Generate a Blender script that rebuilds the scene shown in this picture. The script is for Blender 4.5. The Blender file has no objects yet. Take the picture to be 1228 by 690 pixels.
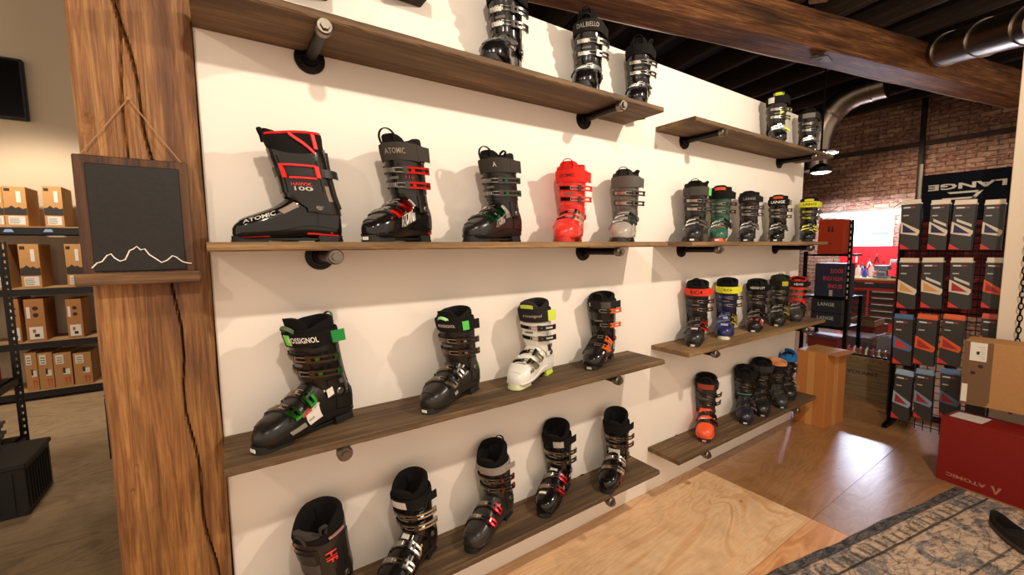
import bpy, math, random
from mathutils import Vector, Matrix
random.seed(7)
PI = math.pi
COL = bpy.context.scene.collection
sc = bpy.context.scene

# ------------------------------------------------------------------ camera
D = 1.53
FPX = 507.8179562
yaw, pit, roll = 0.59592804707, 0.0933907254783, -0.01038190541
cy, sy = math.cos(yaw), math.sin(yaw); cp, sp = math.cos(pit), math.sin(pit); cr, sr = math.cos(roll), math.sin(roll)
FW = Vector((sy*cp, cy*cp, -sp)); RT = Vector((cy, -sy, 0)); UP = RT.cross(FW)
R2 = RT*cr + UP*sr; U2 = UP*cr - RT*sr
CAM = Vector((0, -D, 0.949*D))
cd = bpy.data.cameras.new('camera'); cam = bpy.data.objects.new('camera', cd); COL.objects.link(cam)
cam.matrix_world = Matrix(((R2.x, U2.x, -FW.x, CAM.x), (R2.y, U2.y, -FW.y, CAM.y), (R2.z, U2.z, -FW.z, CAM.z), (0, 0, 0, 1)))
cd.sensor_width = 36; cd.lens = 36*FPX/1228; cd.clip_start = 0.02
sc.camera = cam

def ray(u, v): return R2*((u-614)/FPX) - U2*((v-345)/FPX) + FW
def at_x(u, v, X): d = ray(u, v); return CAM + d*((X-CAM.x)/d.x)       # where the sight line meets a real plane
def at_y(u, v, Y): d = ray(u, v); return CAM + d*((Y-CAM.y)/d.y)
def at_z(u, v, Z): d = ray(u, v); return CAM + d*((Z-CAM.z)/d.z)

# ------------------------------------------------------------------ materials
MATS = {}
def nodes(name):
    m = bpy.data.materials.new(name); m.use_nodes = True
    nt = m.node_tree; b = nt.nodes['Principled BSDF']
    return m, nt, b
def srgb(h):
    h = h.lstrip('#'); c = [int(h[i:i+2], 16)/255 for i in (0, 2, 4)]
    return tuple(((x/12.92) if x <= .04045 else ((x+.055)/1.055)**2.4) for x in c)
def C4(c):
    if isinstance(c, str): c = srgb(c)
    return (c[0], c[1], c[2], 1)
def simple(kind, c, rough=.5, metal=0, bump=0, bscale=200, spec=.5, coat=0, vary=0):
    key = (kind, c, rough, metal)
    if key in MATS: return MATS[key]
    m, nt, b = nodes(kind)
    b.inputs['Base Color'].default_value = C4(c); b.inputs['Roughness'].default_value = rough
    b.inputs['Metallic'].default_value = metal; b.inputs['Specular IOR Level'].default_value = spec
    b.inputs['Coat Weight'].default_value = coat
    if bump or vary:
        tc = nt.nodes.new('ShaderNodeTexCoord'); n = nt.nodes.new('ShaderNodeTexNoise')
        n.inputs['Scale'].default_value = bscale; n.inputs['Detail'].default_value = 4
        nt.links.new(tc.outputs['Object'], n.inputs['Vector'])
        if bump:
            bp = nt.nodes.new('ShaderNodeBump'); bp.inputs['Strength'].default_value = bump; bp.inputs['Distance'].default_value = .002
            nt.links.new(n.outputs['Fac'], bp.inputs['Height']); nt.links.new(bp.outputs['Normal'], b.inputs['Normal'])
        if vary:
            r = nt.nodes.new('ShaderNodeMapRange'); r.inputs['To Min'].default_value = 1-vary; r.inputs['To Max'].default_value = 1+vary
            mx = nt.nodes.new('ShaderNodeMix'); mx.data_type = 'RGBA'; mx.blend_type = 'MULTIPLY'; mx.inputs[0].default_value = 1
            mx.inputs[6].default_value = C4(c); nt.links.new(n.outputs['Fac'], r.inputs['Value']); nt.links.new(r.outputs[0], mx.inputs[7])
            nt.links.new(mx.outputs[2], b.inputs['Base Color'])
    MATS[key] = m; return m
def dk_(c):
    v = [int(c[i:i+2], 16) for i in (1, 3, 5)]
    return '#%02x%02x%02x' % tuple(int(x*.78) for x in v) if max(v) < 0x50 else c
def plastic(c, rough=.3): c = dk_(c); return simple('plastic', c, rough, 0, .12, 90)
def gloss(c): c = dk_(c); return simple('glossy_plastic', c, .16, 0, .05, 60)
def fabric(c): return simple('fabric', c, .95, 0, .6, 500, .15)
def rubber(c): return simple('rubber', c, .65, 0, .3, 200)
def metal(c='#8d8a86', rough=.35): return simple('metal', c, rough, 1, .1, 100)
def ink(c): return simple('ink', c, .5)
def card(c): return simple('cardboard', c, .8, 0, .25, 60, .2, vary=.08)
def ramp(nt, fac, stops):
    r = nt.nodes.new('ShaderNodeValToRGB'); el = r.color_ramp.elements
    while len(el) < len(stops): el.new(.5)
    for e, (p, c) in zip(el, stops): e.position = p; e.color = C4(c)
    nt.links.new(fac, r.inputs['Fac']); return r.outputs['Color']
def mixc(nt, f, a, b, mode='MIX'):
    m = nt.nodes.new('ShaderNodeMix'); m.data_type = 'RGBA'; m.blend_type = mode
    for s, i in ((f, 0), (a, 6), (b, 7)):
        if isinstance(s, (int, float)): m.inputs[i].default_value = s
        elif isinstance(s, (tuple, str)): m.inputs[i].default_value = C4(s)
        else: nt.links.new(s, m.inputs[i])
    return m.outputs[2]
def noise(nt, vec, scale, detail=4, dist=0, rough=.5):
    n = nt.nodes.new('ShaderNodeTexNoise'); n.inputs['Scale'].default_value = scale; n.inputs['Detail'].default_value = detail
    n.inputs['Distortion'].default_value = dist; n.inputs['Roughness'].default_value = rough; nt.links.new(vec, n.inputs['Vector']); return n.outputs['Fac']
def mapping(nt, scale, loc=(0, 0, 0), rot=(0, 0, 0), out='Object'):
    tc = nt.nodes.new('ShaderNodeTexCoord'); mp = nt.nodes.new('ShaderNodeMapping')
    mp.inputs['Scale'].default_value = scale; mp.inputs['Location'].default_value = loc; mp.inputs['Rotation'].default_value = rot
    nt.links.new(tc.outputs[out], mp.inputs['Vector']); return mp.outputs['Vector']
def bump(nt, b, h, strength=.5, dist=.003):
    bp = nt.nodes.new('ShaderNodeBump'); bp.inputs['Strength'].default_value = strength; bp.inputs['Distance'].default_value = dist
    nt.links.new(h, bp.inputs['Height']); nt.links.new(bp.outputs['Normal'], b.inputs['Normal'])
def wood(name, dark, mid, light, axis='x', rough=.7, gs=1, stain=None, bstr=.7, seed=0):
    m, nt, b = nodes(name)
    a, c = 1.2*gs, 26*gs
    s = {'x': (a, c, c), 'y': (c, a, c), 'z': (c, c, a)}[axis]
    v = mapping(nt, s, (seed, seed*1.7, seed*.3))
    f = noise(nt, v, 1.6, 8, 1.2, .62)
    col = ramp(nt, f, [(.28, dark), (.5, mid), (.74, light)])
    v2 = mapping(nt, {'x': (.3, 2, 2), 'y': (2, .3, 2), 'z': (2.4, 2.4, .35)}[axis], (seed, 0, seed)); g = noise(nt, v2, 3.2, 6, .6)
    if stain: col = mixc(nt, ramp(nt, g, [(.42, (0, 0, 0)), (.68, (1, 1, 1))]), col, mixc(nt, .75, col, stain))
    v3 = mapping(nt, tuple(x*3 for x in s)); f3 = noise(nt, v3, 3, 4)
    col = mixc(nt, .5, col, ramp(nt, f3, [(.3, (.45, .45, .45)), (.6, (1, 1, 1))]), 'MULTIPLY')
    nt.links.new(col, b.inputs['Base Color']); b.inputs['Roughness'].default_value = rough
    bump(nt, b, f, bstr, .004)
    return m
def plywood(name, c1, c2, c3, rough, seed, coat=0):
    m, nt, b = nodes(name)
    v = mapping(nt, (.8, 3.4, 1), (seed, seed*2.3, 0))
    w = nt.nodes.new('ShaderNodeTexNoise'); w.inputs['Scale'].default_value = .9; w.inputs['Detail'].default_value = 3; w.inputs['Distortion'].default_value = .9
    nt.links.new(v, w.inputs['Vector'])
    mu = nt.nodes.new('ShaderNodeMath'); mu.operation = 'MULTIPLY'; mu.inputs[1].default_value = 90; nt.links.new(w.outputs['Fac'], mu.inputs[0])
    si = nt.nodes.new('ShaderNodeMath'); si.operation = 'SINE'; nt.links.new(mu.outputs[0], si.inputs[0])
    mr = nt.nodes.new('ShaderNodeMapRange'); mr.inputs['From Min'].default_value = -1; nt.links.new(si.outputs[0], mr.inputs['Value'])
    base = ramp(nt, mr.outputs[0], [(.03, c3), (.3, c1), (.75, c2), (1, c1)])
    big = noise(nt, mapping(nt, (.8, 2, 1), (seed, 1, 0)), 1.7, 4, .5)
    col = mixc(nt, ramp(nt, big, [(.35, (0, 0, 0)), (.7, (1, 1, 1))]), mixc(nt, .8, base, c1), mixc(nt, .35, base, c1))
    kn = nt.nodes.new('ShaderNodeTexVoronoi'); kn.inputs['Scale'].default_value = 4.5; nt.links.new(mapping(nt, (.7, 1.3, 1), (seed, .3, 0)), kn.inputs['Vector'])
    col = mixc(nt, ramp(nt, kn.outputs['Distance'], [(0, (.9, .9, .9)), (.03, (.75, .75, .75)), (.05, (0, 0, 0))]), col, mixc(nt, .8, col, '#4a2c14'))
    fine = noise(nt, mapping(nt, (3, 60, 1)), 2, 4)
    col = mixc(nt, .3, col, ramp(nt, fine, [(.3, (.7, .66, .6)), (.65, (1, 1, 1))]), 'MULTIPLY')
    dirt = noise(nt, mapping(nt, (1, 1, 1)), 6, 8, .4, .7)
    col = mixc(nt, .35, col, ramp(nt, dirt, [(.35, (.55, .5, .45)), (.55, (1, 1, 1))]), 'MULTIPLY')
    nt.links.new(col, b.inputs['Base Color'])
    b.inputs['Roughness'].default_value = rough; b.inputs['Coat Weight'].default_value = coat; b.inputs['Coat Roughness'].default_value = .27
    bump(nt, b, mr.outputs[0], .18, .002)
    return m
def emit(name, c, s):
    m, nt, b = nodes(name); b.inputs['Base Color'].default_value = C4(c)
    b.inputs['Emission Color'].default_value = C4(c); b.inputs['Emission Strength'].default_value = s; return m

# ------------------------------------------------------------------ mesh helper
class MB:
    def __init__(s): s.v = []; s.f = []; s.m = []; s.mats = []
    def mat(s, m):
        if m not in s.mats: s.mats.append(m)
        return s.mats.index(m)
    def add(s, vs, fs, m=None):
        o = len(s.v); s.v += [tuple(v) for v in vs]; i = s.mat(m) if m else 0
        for f in fs: s.f.append(tuple(o+k for k in f)); s.m.append(i)
    def box(s, a, b, m=None, M=None, bev=0):
        x0, y0, z0 = a; x1, y1, z1 = b
        if bev <= 0:
            vs = [(x0, y0, z0), (x1, y0, z0), (x1, y1, z0), (x0, y1, z0), (x0, y0, z1), (x1, y0, z1), (x1, y1, z1), (x0, y1, z1)]
            fs = [(3, 2, 1, 0), (4, 5, 6, 7), (0, 1, 5, 4), (1, 2, 6, 5), (2, 3, 7, 6), (3, 0, 4, 7)]
        else:
            vs = []; e = bev
            for sx, X in ((1, x0), (-1, x1)):
                for sy_, Y in ((1, y0), (-1, y1)):
                    for sz, Z in ((1, z0), (-1, z1)):
                        vs += [(X, Y+sy_*e, Z+sz*e), (X+sx*e, Y, Z+sz*e), (X+sx*e, Y+sy_*e, Z)]
            def c(i, j, k, a): return (i*4+j*2+k)*3+a
            fs = []
            for i in (0, 1): fs.append((c(i, 0, 0, 0), c(i, 1, 0, 0), c(i, 1, 1, 0), c(i, 0, 1, 0)) if i else (c(i, 0, 0, 0), c(i, 0, 1, 0), c(i, 1, 1, 0), c(i, 1, 0, 0)))
            for j in (0, 1): fs.append((c(0, j, 0, 1), c(1, j, 0, 1), c(1, j, 1, 1), c(0, j, 1, 1)) if not j else (c(0, j, 0, 1), c(0, j, 1, 1), c(1, j, 1, 1), c(1, j, 0, 1)))
            for k in (0, 1): fs.append((c(0, 0, k, 2), c(0, 1, k, 2), c(1, 1, k, 2), c(1, 0, k, 2)) if not k else (c(0, 0, k, 2), c(1, 0, k, 2), c(1, 1, k, 2), c(0, 1, k, 2)))
            for i in (0, 1):
                for j in (0, 1): fs.append((c(i, j, 0, 0), c(i, j, 1, 0), c(i, j, 1, 1), c(i, j, 0, 1)))
                for k in (0, 1): fs.append((c(i, 0, k, 0), c(i, 0, k, 2), c(i, 1, k, 2), c(i, 1, k, 0)))
            for j in (0, 1):
                for k in (0, 1): fs.append((c(0, j, k, 1), c(1, j, k, 1), c(1, j, k, 2), c(0, j, k, 2)))
            for i in (0, 1):
                for j in (0, 1):
                    for k in (0, 1): fs.append((c(i, j, k, 0), c(i, j, k, 1), c(i, j, k, 2)))
        if M: vs = [M @ Vector(v) for v in vs]
        s.add(vs, fs, m); return s
    def tube(s, pts, r, m=None, n=10, cap=True, flat=None):
        pts = [Vector(p) for p in pts]; rings = []; prev = None
        for i, p in enumerate(pts):
            t = (pts[min(i+1, len(pts)-1)]-pts[max(i-1, 0)]).normalized()
            ref = Vector(flat) if flat else (Vector((0, 0, 1)) if abs(t.z) < .9 else Vector((1, 0, 0)))
            if prev is not None and not flat: a = (prev - t*prev.dot(t)).normalized()
            else: a = (ref - t*ref.dot(t)).normalized()
            prev = a; b = t.cross(a)
            rr = r[i] if isinstance(r, (list, tuple)) and not flat else r
            ra, rb = (rr if flat else (rr, rr))
            rings.append([p + a*ra*math.cos(2*PI*k/n) + b*rb*math.sin(2*PI*k/n) for k in range(n)])
        s.loft(rings, m, cap)
        return s
    def loft(s, rings, m=None, cap=True, closed=True):
        n = len(rings[0]); vs = [v for r_ in rings for v in r_]; fs = []
        for i in range(len(rings)-1):
            for k in range(n if closed else n-1):
                k2 = (k+1) % n
                fs.append((i*n+k, i*n+k2, (i+1)*n+k2, (i+1)*n+k))
        if cap: fs.append(tuple(range(n-1, -1, -1))); o = (len(rings)-1)*n; fs.append(tuple(o+k for k in range(n)))
        s.add(vs, fs, m); return s
    def lathe(s, prof, c, ax='z', m=None, n=24):
        rings = []
        for r_, h in prof:
            ring = []
            for k in range(n):
                a = 2*PI*k/n; q = {'z': (r_*math.cos(a), r_*math.sin(a), h), 'y': (r_*math.cos(a), h, r_*math.sin(a)), 'x': (h, r_*math.cos(a), r_*math.sin(a))}[ax]
                ring.append((c[0]+q[0], c[1]+q[1], c[2]+q[2]))
            rings.append(ring)
        s.loft(rings, m, True); return s
    def prism(s, poly, z0, z1, m=None, M=None):
        n = len(poly); vs = [(x, y, z0) for x, y in poly]+[(x, y, z1) for x, y in poly]
        if M: vs = [M @ Vector(v) for v in vs]
        s.add(vs, [tuple(range(n-1, -1, -1)), tuple(range(n, 2*n))]+[(k, (k+1) % n, n+(k+1) % n, n+k) for k in range(n)], m); return s
    def build(s, name, m=None, parent=None, smooth=False, loc=None):
        me = bpy.data.meshes.new(name); me.from_pydata(s.v, [], s.f)
        if m: me.materials.append(m)
        else:
            for q in s.mats: me.materials.append(q)
            me.polygons.foreach_set('material_index', s.m)
        if smooth:
            me.polygons.foreach_set('use_smooth', [True]*len(me.polygons))
            try: me.set_sharp_from_angle(angle=math.radians(42))
            except Exception: pass
        import bmesh
        bm = bmesh.new(); bm.from_mesh(me); bmesh.ops.recalc_face_normals(bm, faces=bm.faces); bm.to_mesh(me); bm.free()
        o = bpy.data.objects.new(name, me); COL.objects.link(o)
        if parent: o.parent = parent
        if loc: o.location = loc
        return o
def tag(o, label, cat, group=None, kind=None):
    o['label'] = label
    if cat: o['category'] = cat
    if group: o['group'] = group
    if kind: o['kind'] = kind
    return o
def thing(name, label, cat, loc=(0, 0, 0), rz=0, group=None):
    o = bpy.data.objects.new(name, None); COL.objects.link(o); o.empty_display_size = .05
    o.location = loc; o.rotation_euler = (0, 0, rz); return tag(o, label, cat, group)
def struct(o, label): o['kind'] = 'structure'; o['label'] = label; return o
# flat lettering as verts/faces, width normalised by height 1
TX = {}
def text_geo(t, bold=.012, shear=0):
    k = (t, bold, shear)
    if k in TX: return TX[k]
    cu = bpy.data.curves.new('t', 'FONT'); cu.body = t; cu.resolution_u = 2; cu.offset = bold; cu.shear = shear; cu.size = 1
    ob = bpy.data.objects.new('t', cu); COL.objects.link(ob)
    me = bpy.data.meshes.new_from_object(ob.evaluated_get(bpy.context.evaluated_depsgraph_get()))
    vs = [v.co.copy() for v in me.vertices]; fs = [tuple(p.vertices) for p in me.polygons]
    bpy.data.objects.remove(ob); bpy.data.curves.remove(cu); bpy.data.meshes.remove(me)
    x0 = min(v.x for v in vs); x1 = max(v.x for v in vs); y0 = min(v.y for v in vs); y1 = max(v.y for v in vs)
    h = y1-y0
    vs = [((v.x-(x0+x1)/2)/h, (v.y-(y0+y1)/2)/h) for v in vs]
    TX[k] = (vs, fs, (x1-x0)/h); return TX[k]
def put_text(mb, t, fn, h, m=None, w=None, bold=.012, shear=0):
    vs, fs, asp = text_geo(t, bold, shear); sx = (w/asp if w else h)
    mb.add([fn(x*sx, y*h) for x, y in vs], fs, m)
def flat(o, r, u):   # plane mapping
    o, r, u = Vector(o), Vector(r), Vector(u)
    return lambda a, b: o + r*a + u*b
def arcpts(c, r, a0, a1, n, ax=(1, 0, 0), ay=(0, 0, 1)):
    c, ax, ay = Vector(c), Vector(ax), Vector(ay)
    return [c + ax*(r*math.cos(a0+(a1-a0)*i/n)) + ay*(r*math.sin(a0+(a1-a0)*i/n)) for i in range(n+1)]

# ------------------------------------------------------------------ ski boots
def dense(tab, N=160):
    x0, x1 = tab[0][0], tab[-1][0]; K = len(tab[0])-1; out = []
    for i in range(N+1):
        x = x0+(x1-x0)*i/N; j = 0
        while j < len(tab)-2 and tab[j+1][0] < x: j += 1
        a, b = tab[j], tab[j+1]; p = tab[max(j-1, 0)]; q = tab[min(j+2, len(tab)-1)]
        t = (x-a[0])/(b[0]-a[0]); row = []
        for k in range(1, K+1):
            h = b[0]-a[0]
            ma = (b[k]-p[k])/(b[0]-p[0])*h if b[0] != p[0] else 0
            mb_ = (q[k]-a[k])/(q[0]-a[0])*h if q[0] != a[0] else 0
            row.append((2*t**3-3*t*t+1)*a[k]+(t**3-2*t*t+t)*ma+(-2*t**3+3*t*t)*b[k]+(t**3-t*t)*mb_)
        out.append(row)
    def f(x):
        u = min(max((x-x0)/(x1-x0), 0), 1)*N; i = min(int(u), N-1); t = u-i
        return [a+(b-a)*t for a, b in zip(out[i], out[i+1])]
    return f
SHX = -.0625
shell_tab = dense([(-.092, .012, .030, .075), (-.088, .024, .020, .100), (-.078, .034, .016, .125), (-.055, .0395, .014, .150), (-.02, .0415, .015, .172), (.015, .042, .017, .176),
    (.045, .0425, .016, .160), (.075, .0450, .014, .135), (.105, .0490, .013, .114), (.135, .0520, .013, .099), (.162, .0510, .013, .087), (.185, .0455, .013, .077), (.201, .0370, .014, .067), (.212, .0250, .017, .055), (.2175, .0100, .024, .044)])
cuff_tab = dense([(.06, -.022, .058, .044), (.09, -.016, .0590, .0455), (.12, -.009, .0595, .0465), (.15, 0, .0585, .0475), (.19, .008, .0575, .0495), (.23, .017, .0585, .0525),
    (.27, .026, .0610, .0555), (.30, .033, .0635, .0570), (.34, .042, .0650, .0580), (.39, .053, .0660, .0590)])
def spow(v, e): return math.copysign(abs(v)**e, v)
def shell_pt(u, t, off=0):
    w, zb, zt = shell_tab(u); a = t*PI; c, s_ = math.cos(a), math.sin(a)
    h = (zt-zb)/2; zc = (zt+zb)/2
    n = .80 if c > 0 else .55
    lean = .0
    return Vector((u+SHX, (w+off)*spow(s_, n)*(1 if s_ > 0 else .96), zc+(h+off)*spow(c, n if c > 0 else .55)+lean))
CW = [1, 1]
def cuff_pt(z, th, off=0):
    cx, rx, ry = cuff_tab(z); rx *= CW[0]; ry *= CW[1]; c, s_ = math.cos(th), math.sin(th)
    return Vector((cx+SHX+(rx+off)*spow(c, .88), (ry+off)*spow(s_, .86), z))
def patch(mb, S, u0, u1, t0, t1, nu, nt, o0, o1, m=None, uf=None):
    """slab hugging surface S; uf(u,t) may shift u; o0/o1 may be functions of (fu, ft)"""
    g = []
    for o in (o0, o1):
        for i in range(nu+1):
            for j in range(nt+1):
                fu, ft = i/nu, j/nt; u = u0+(u1-u0)*fu; t = t0+(t1-t0)*ft
                if uf: u = uf(u, t)
                g.append(S(u, t, o(fu, ft) if callable(o) else o))
    N = (nu+1)*(nt+1); idx = lambda k, i, j: k*N+i*(nt+1)+j; fs = []
    for i in range(nu):
        for j in range(nt):
            fs.append((idx(1, i, j), idx(1, i, j+1), idx(1, i+1, j+1), idx(1, i+1, j)))
            fs.append((idx(0, i, j), idx(0, i+1, j), idx(0, i+1, j+1), idx(0, i, j+1)))
    for i in range(nu):
        for j in (0, nt): fs.append((idx(0, i, j), idx(1, i, j), idx(1, i+1, j), idx(0, i+1, j)))
    for j in range(nt):
        for i in (0, nu): fs.append((idx(0, i, j), idx(1, i, j), idx(1, i, j+1), idx(0, i, j+1)))
    mb.add(g, fs, m)
def ringslab(mb, top, bot, o_out, o_in, m=None, n=36, nz=6, S=cuff_pt):
    """closed ring between z=bot(th) and z=top(th), thickness o_in..o_out"""
    prof = []
    rings = []
    for i in range(nz+1): rings.append([S(bot(2*PI*k/n)+(top(2*PI*k/n)-bot(2*PI*k/n))*i/nz, 2*PI*k/n, o_out - (.0012 if i in (0, nz) else 0)) for k in range(n)])
    for i in range(nz, -1, -1): rings.append([S(bot(2*PI*k/n)+(top(2*PI*k/n)-bot(2*PI*k/n))*i/nz, 2*PI*k/n, o_in) for k in range(n)])
    rings.append(rings[0])
    mb.loft(rings, m, False)
def smooth01(x): x = min(max(x, 0), 1); return x*x*(3-2*x)

def make_boot(label, loc, az, p):
    """toe points towards compass bearing az (degrees clockwise from +y)"""
    g = p.get
    t = thing('ski_boot', label, 'ski boot', loc, math.radians(90-az), p['group'])
    s = g('scale', 1.0); t.scale = (s, s, s*g('tall', 1))
    shc, cuc, lic = p['shell'], g('cuff', p['shell']), g('liner', '#141312')
    mk = gloss if g('gloss') else plastic
    msh, mcu, mli = mk(shc), mk(cuc), fabric(lic)
    style = g('style', 'race'); CW[0], CW[1] = g('cw', (1.06, 1.04))
    # lower shell
    mb = MB(); n = 40; us = [-.092, -.0905, -.088, -.083, -.076]+[-.066+.0105*i for i in range(26)]+[.206, .210, .213, .2155, .2175]
    rings = [[shell_pt(u, 2*k/n) for k in range(n)] for u in us if u <= .2175]
    mb.loft(rings, None, True)
    patch(mb, shell_pt, .05, .200, -.26, .22, 14, 14, -.002, .0022)                 # overlapping throat flap
    patch(mb, shell_pt, -.086, .205, .60, .70, 22, 3, -.002, .0035)                 # rand along the sole
    patch(mb, shell_pt, -.086, .205, -.70, -.60, 22, 3, -.002, .0035)
    for sgn in (1, -1): patch(mb, shell_pt, -.078, -.012, sgn*.32, sgn*.58, 8, 5, -.002, .003)
    lower = mb.build('lower_shell', msh, t, True)
    # soles
    def lug(name, x0, x1, w0, w1, z1, mat, rnd):
        b = MB(); poly = []
        if rnd > 0:   # toe: round at x1
            poly = [(x0, -w0), (x1-.03, -w1)]+[(x1-.03+.03*math.sin(a), -w1*math.cos(a)) for a in [PI*i/10 for i in range(1, 10)]]+[(x1-.03, w1), (x0, w0)]
        else:
            poly = [(x1, w1), (x0+.025, w0)]+[(x0+.025-.025*math.sin(a), w0*math.cos(a)) for a in [PI*i/10 for i in range(1, 10)]]+[(x0+.025, -w0), (x1, -w1)]
        poly = [(x+SHX, y) for x, y in poly]
        b.prism(poly, .0012, z1*.45); b.prism([(x*.99, y*.95) for x, y in poly], z1*.45, z1)
        for q in range(4):
            xx = x0+SHX+.008+(x1-x0-.03)*q/3.5
            b.box((xx, -min(w0, w1)*.9, 0), (xx+.008, min(w0, w1)*.9, .0014))
        return b.build(name, mat, t, True)
    sole_c = g('sole', '#161514')
    ts = lug('toe_sole', .128, .2225, .036, .034, .021, rubber(sole_c), 1)
    hs = lug('heel_sole', -.096, -.015, .033, .036, .024, rubber(g('heel', sole_c)), -1)
    b = MB(); b.box((-.016+SHX, -.026, .007), (.13+SHX, .026, .016), bev=.002); b.build('arch_plate', plastic('#1c1b1a'), t)
    if g('toe_label', '#e8e4da'):
        b = MB(); b.box((.2215+SHX, -.011, .006), (.2235+SHX, .011, .016), bev=.0006); b.build('toe_label', ink(g('toe_label', '#e8e4da')), t)
    # cuff
    fr, bk = g('cuff_front', .262), g('cuff_back', .300)
    top = lambda th: fr+(bk-fr)*smooth01((1-math.cos(th))/2)+(.012*math.cos(2*th))
    def bot(th):
        c = math.cos(th)
        return .098+.050*smooth01((c+.1)/1.1)-.006*(1-c)/2
    mb = MB(); ringslab(mb, top, bot, .0035, -.001, None, 44, 10)
    patch(mb, cuff_pt, .160, fr-.012, -1.35, .62, 8, 16, .002, .0062)                # overlap flap over the shin
    for sgn in (1, -1):
        patch(mb, cuff_pt, .100, .155, sgn*1.95, sgn*1.25, 5, 6, .002, .0065)         # hinge plate
        patch(mb, cuff_pt, .165, .262, sgn*2.35, sgn*1.95, 6, 4, .002, .006)
    patch(mb, cuff_pt, .115, .30, PI-.30, PI+.30, 8, 6, .002, .0085)                 # spine at the back
    cuff = mb.build('cuff', mcu, t, True)
    for sgn in (1, -1):
        b = MB(); q = cuff_pt(.112, sgn*1.62, .005)
        b.lathe([(.0001, 0), (.0115, 0), (.0115, .004*sgn), (.008, .0062*sgn), (.0075, .0040*sgn), (.0001, .0040*sgn)], (q.x, q.y, q.z), 'y', None, 18)
        b.build('hinge_rivet', metal(g('rivet', '#77736e')), t, True)
    # liner: hollow tube with soft rolled rim
    lt = g('liner_top', .338); dip = g('liner_dip', .020)
    ltop = lambda th: lt - dip*smooth01((math.cos(th)+.35)/1.1) + .010*max(0, -math.cos(th))**2
    mb = MB(); n = 40; rings = []
    for z, o in ((.235, -.002), (.27, -.002)): rings.append([cuff_pt(z, 2*PI*k/n, o) for k in range(n)])
    for dz, o in ((-.035, -.001), (-.016, .0015), (-.006, .001), (-.001, -.002), (0, -.006), (-.001, -.010), (-.008, -.0135), (-.03, -.0155), (-.07, -.0170), (-.12, -.020), (-.17, -.026)):
        rings.append([cuff_pt(ltop(2*PI*k/n)+dz, 2*PI*k/n, o) for k in range(n)])
    mb.loft(rings, None, True); liner = mb.build('liner', mli, t, True)
    # padding ribs inside at the back of the liner
    mb = MB()
    patch(mb, cuff_pt, .245, lt-.018, PI-.9, PI+.9, 8, 14, -.020, lambda a, b_: -.0155+.002*math.sin(b_*PI)); mb.build('heel_pad', fabric(g('pad', '#1d1b1a')), liner, True)
    if g('padbadge'):
        mb = MB(); ct = cuff_pt(lt-.045, PI, -.0215); rr = flat(ct, (0, -1, 0), (.25, 0, .97))
        P_ = [(0, -.022), (.016, .004), (.010, .020), (-.010, .020), (-.016, .004)]; Q_ = [(0, -.010), (.007, .004), (.004, .012), (-.004, .012), (-.007, .004)]
        vs_ = [rr(x_, y_) for x_, y_ in P_+Q_]; mb.add(vs_, [(k_, (k_+1) % 5, 5+(k_+1) % 5, 5+k_) for k_ in range(5)]+[(5, 6, 9), (6, 7, 8), (6, 8, 9)] if False else [(k_, (k_+1) % 5, 5+(k_+1) % 5, 5+k_) for k_ in range(5)])
        mb.build('liner_badge', fabric(g('padbadge')), liner)
    # tongue
    tt = g('tongue_top', lt+.004)
    mb = MB(); rnd = lambda u, th: u
    def tz(u, th): return u - (.022*(abs(th)/.95)**3 if u > tt-.05 else 0)
    patch(mb, cuff_pt, .215, tt, -.95, .95, 12, 16, lambda a, b_: -.021-.004*a, lambda a, b_: -.0085+.005*a*(1-abs(2*b_-1)**2), None, tz)
    tong = mb.build('tongue', fabric(g('tongue', lic)), t, True)
    if g('badge'):
        mb = MB(); patch(mb, cuff_pt, tt-.046, tt-.012, -.45, .45, 5, 8, lambda a, b_: -.005+.004*a, lambda a, b_: -.0020+.0045*a, None, lambda u, th: u-.004*(abs(th)/.45)**2)
        mb.build('tongue_badge', fabric(g('badge')), tong, True)
    if g('trim'):
        mb = MB(); n = 40
        mb.loft([[cuff_pt(ltop(2*PI*k/n)+dz, 2*PI*k/n, o) for k in range(n)] for dz, o in ((-.007, .0018), (.0008, -.002), (.0018, -.006), (.0008, -.011), (-.006, -.0142))], None, False)
        mb.build('rim_trim', fabric(g('trim')), liner, True)
    # pull loops
    lc = g('loop', '#1a1918')
    for where in g('loops', ('front', 'back')):
        b = MB()
        if where == 'front':
            c = cuff_pt(tt-.014, 0, -.006); pts = arcpts(c+Vector((.004, 0, 0)), g('loop_r', .024), 0, PI, 12, (0, 1, 0), (.45, 0, .9))
            pts = [c+Vector((0, .024, -.02))]+pts+[c+Vector((0, -.024, -.02))]
            b.tube(pts, (.0058, .0019), None, 8, True, (1, 0, -.3))
        elif where == 'back':
            c = cuff_pt(lt-.004, PI, -.002); pts = arcpts(c, .020, 0, PI, 12, (0, 1, 0), (-.35, 0, .94))
            pts = [c+Vector((0, .020, -.025))]+pts+[c+Vector((0, -.020, -.025))]
            b.tube(pts, (.0058, .0019), None, 8, True, (1, 0, .3))
        elif where == 'shin':      # loop leaning out over the toe
            c = cuff_pt(tt-.035, 0, .0); pts = arcpts(c, .020, 0, PI, 12, (0, 1, 0), (.8, 0, .6))
            pts = [c+Vector((-.01, .020, -.02))]+pts+[c+Vector((-.01, -.020, -.02))]
            b.tube(pts, (.0058, .0019), None, 8, True, (.6, 0, -.8))
        elif where == 'side':
            c = cuff_pt(lt-.014, 1.1, .0); pts = arcpts(c, .016, 0, PI, 12, (.5, -.3, 0), (0, .65, .75))
            pts = [c+Vector((.006, -.004, -.02))]+pts+[c+Vector((-.006, .004, -.02))]
            b.tube(pts, (.0058, .0019), None, 8, True, (0, 1, -.6))
        b.build('pull_loop', fabric(lc), t, True)
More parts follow.
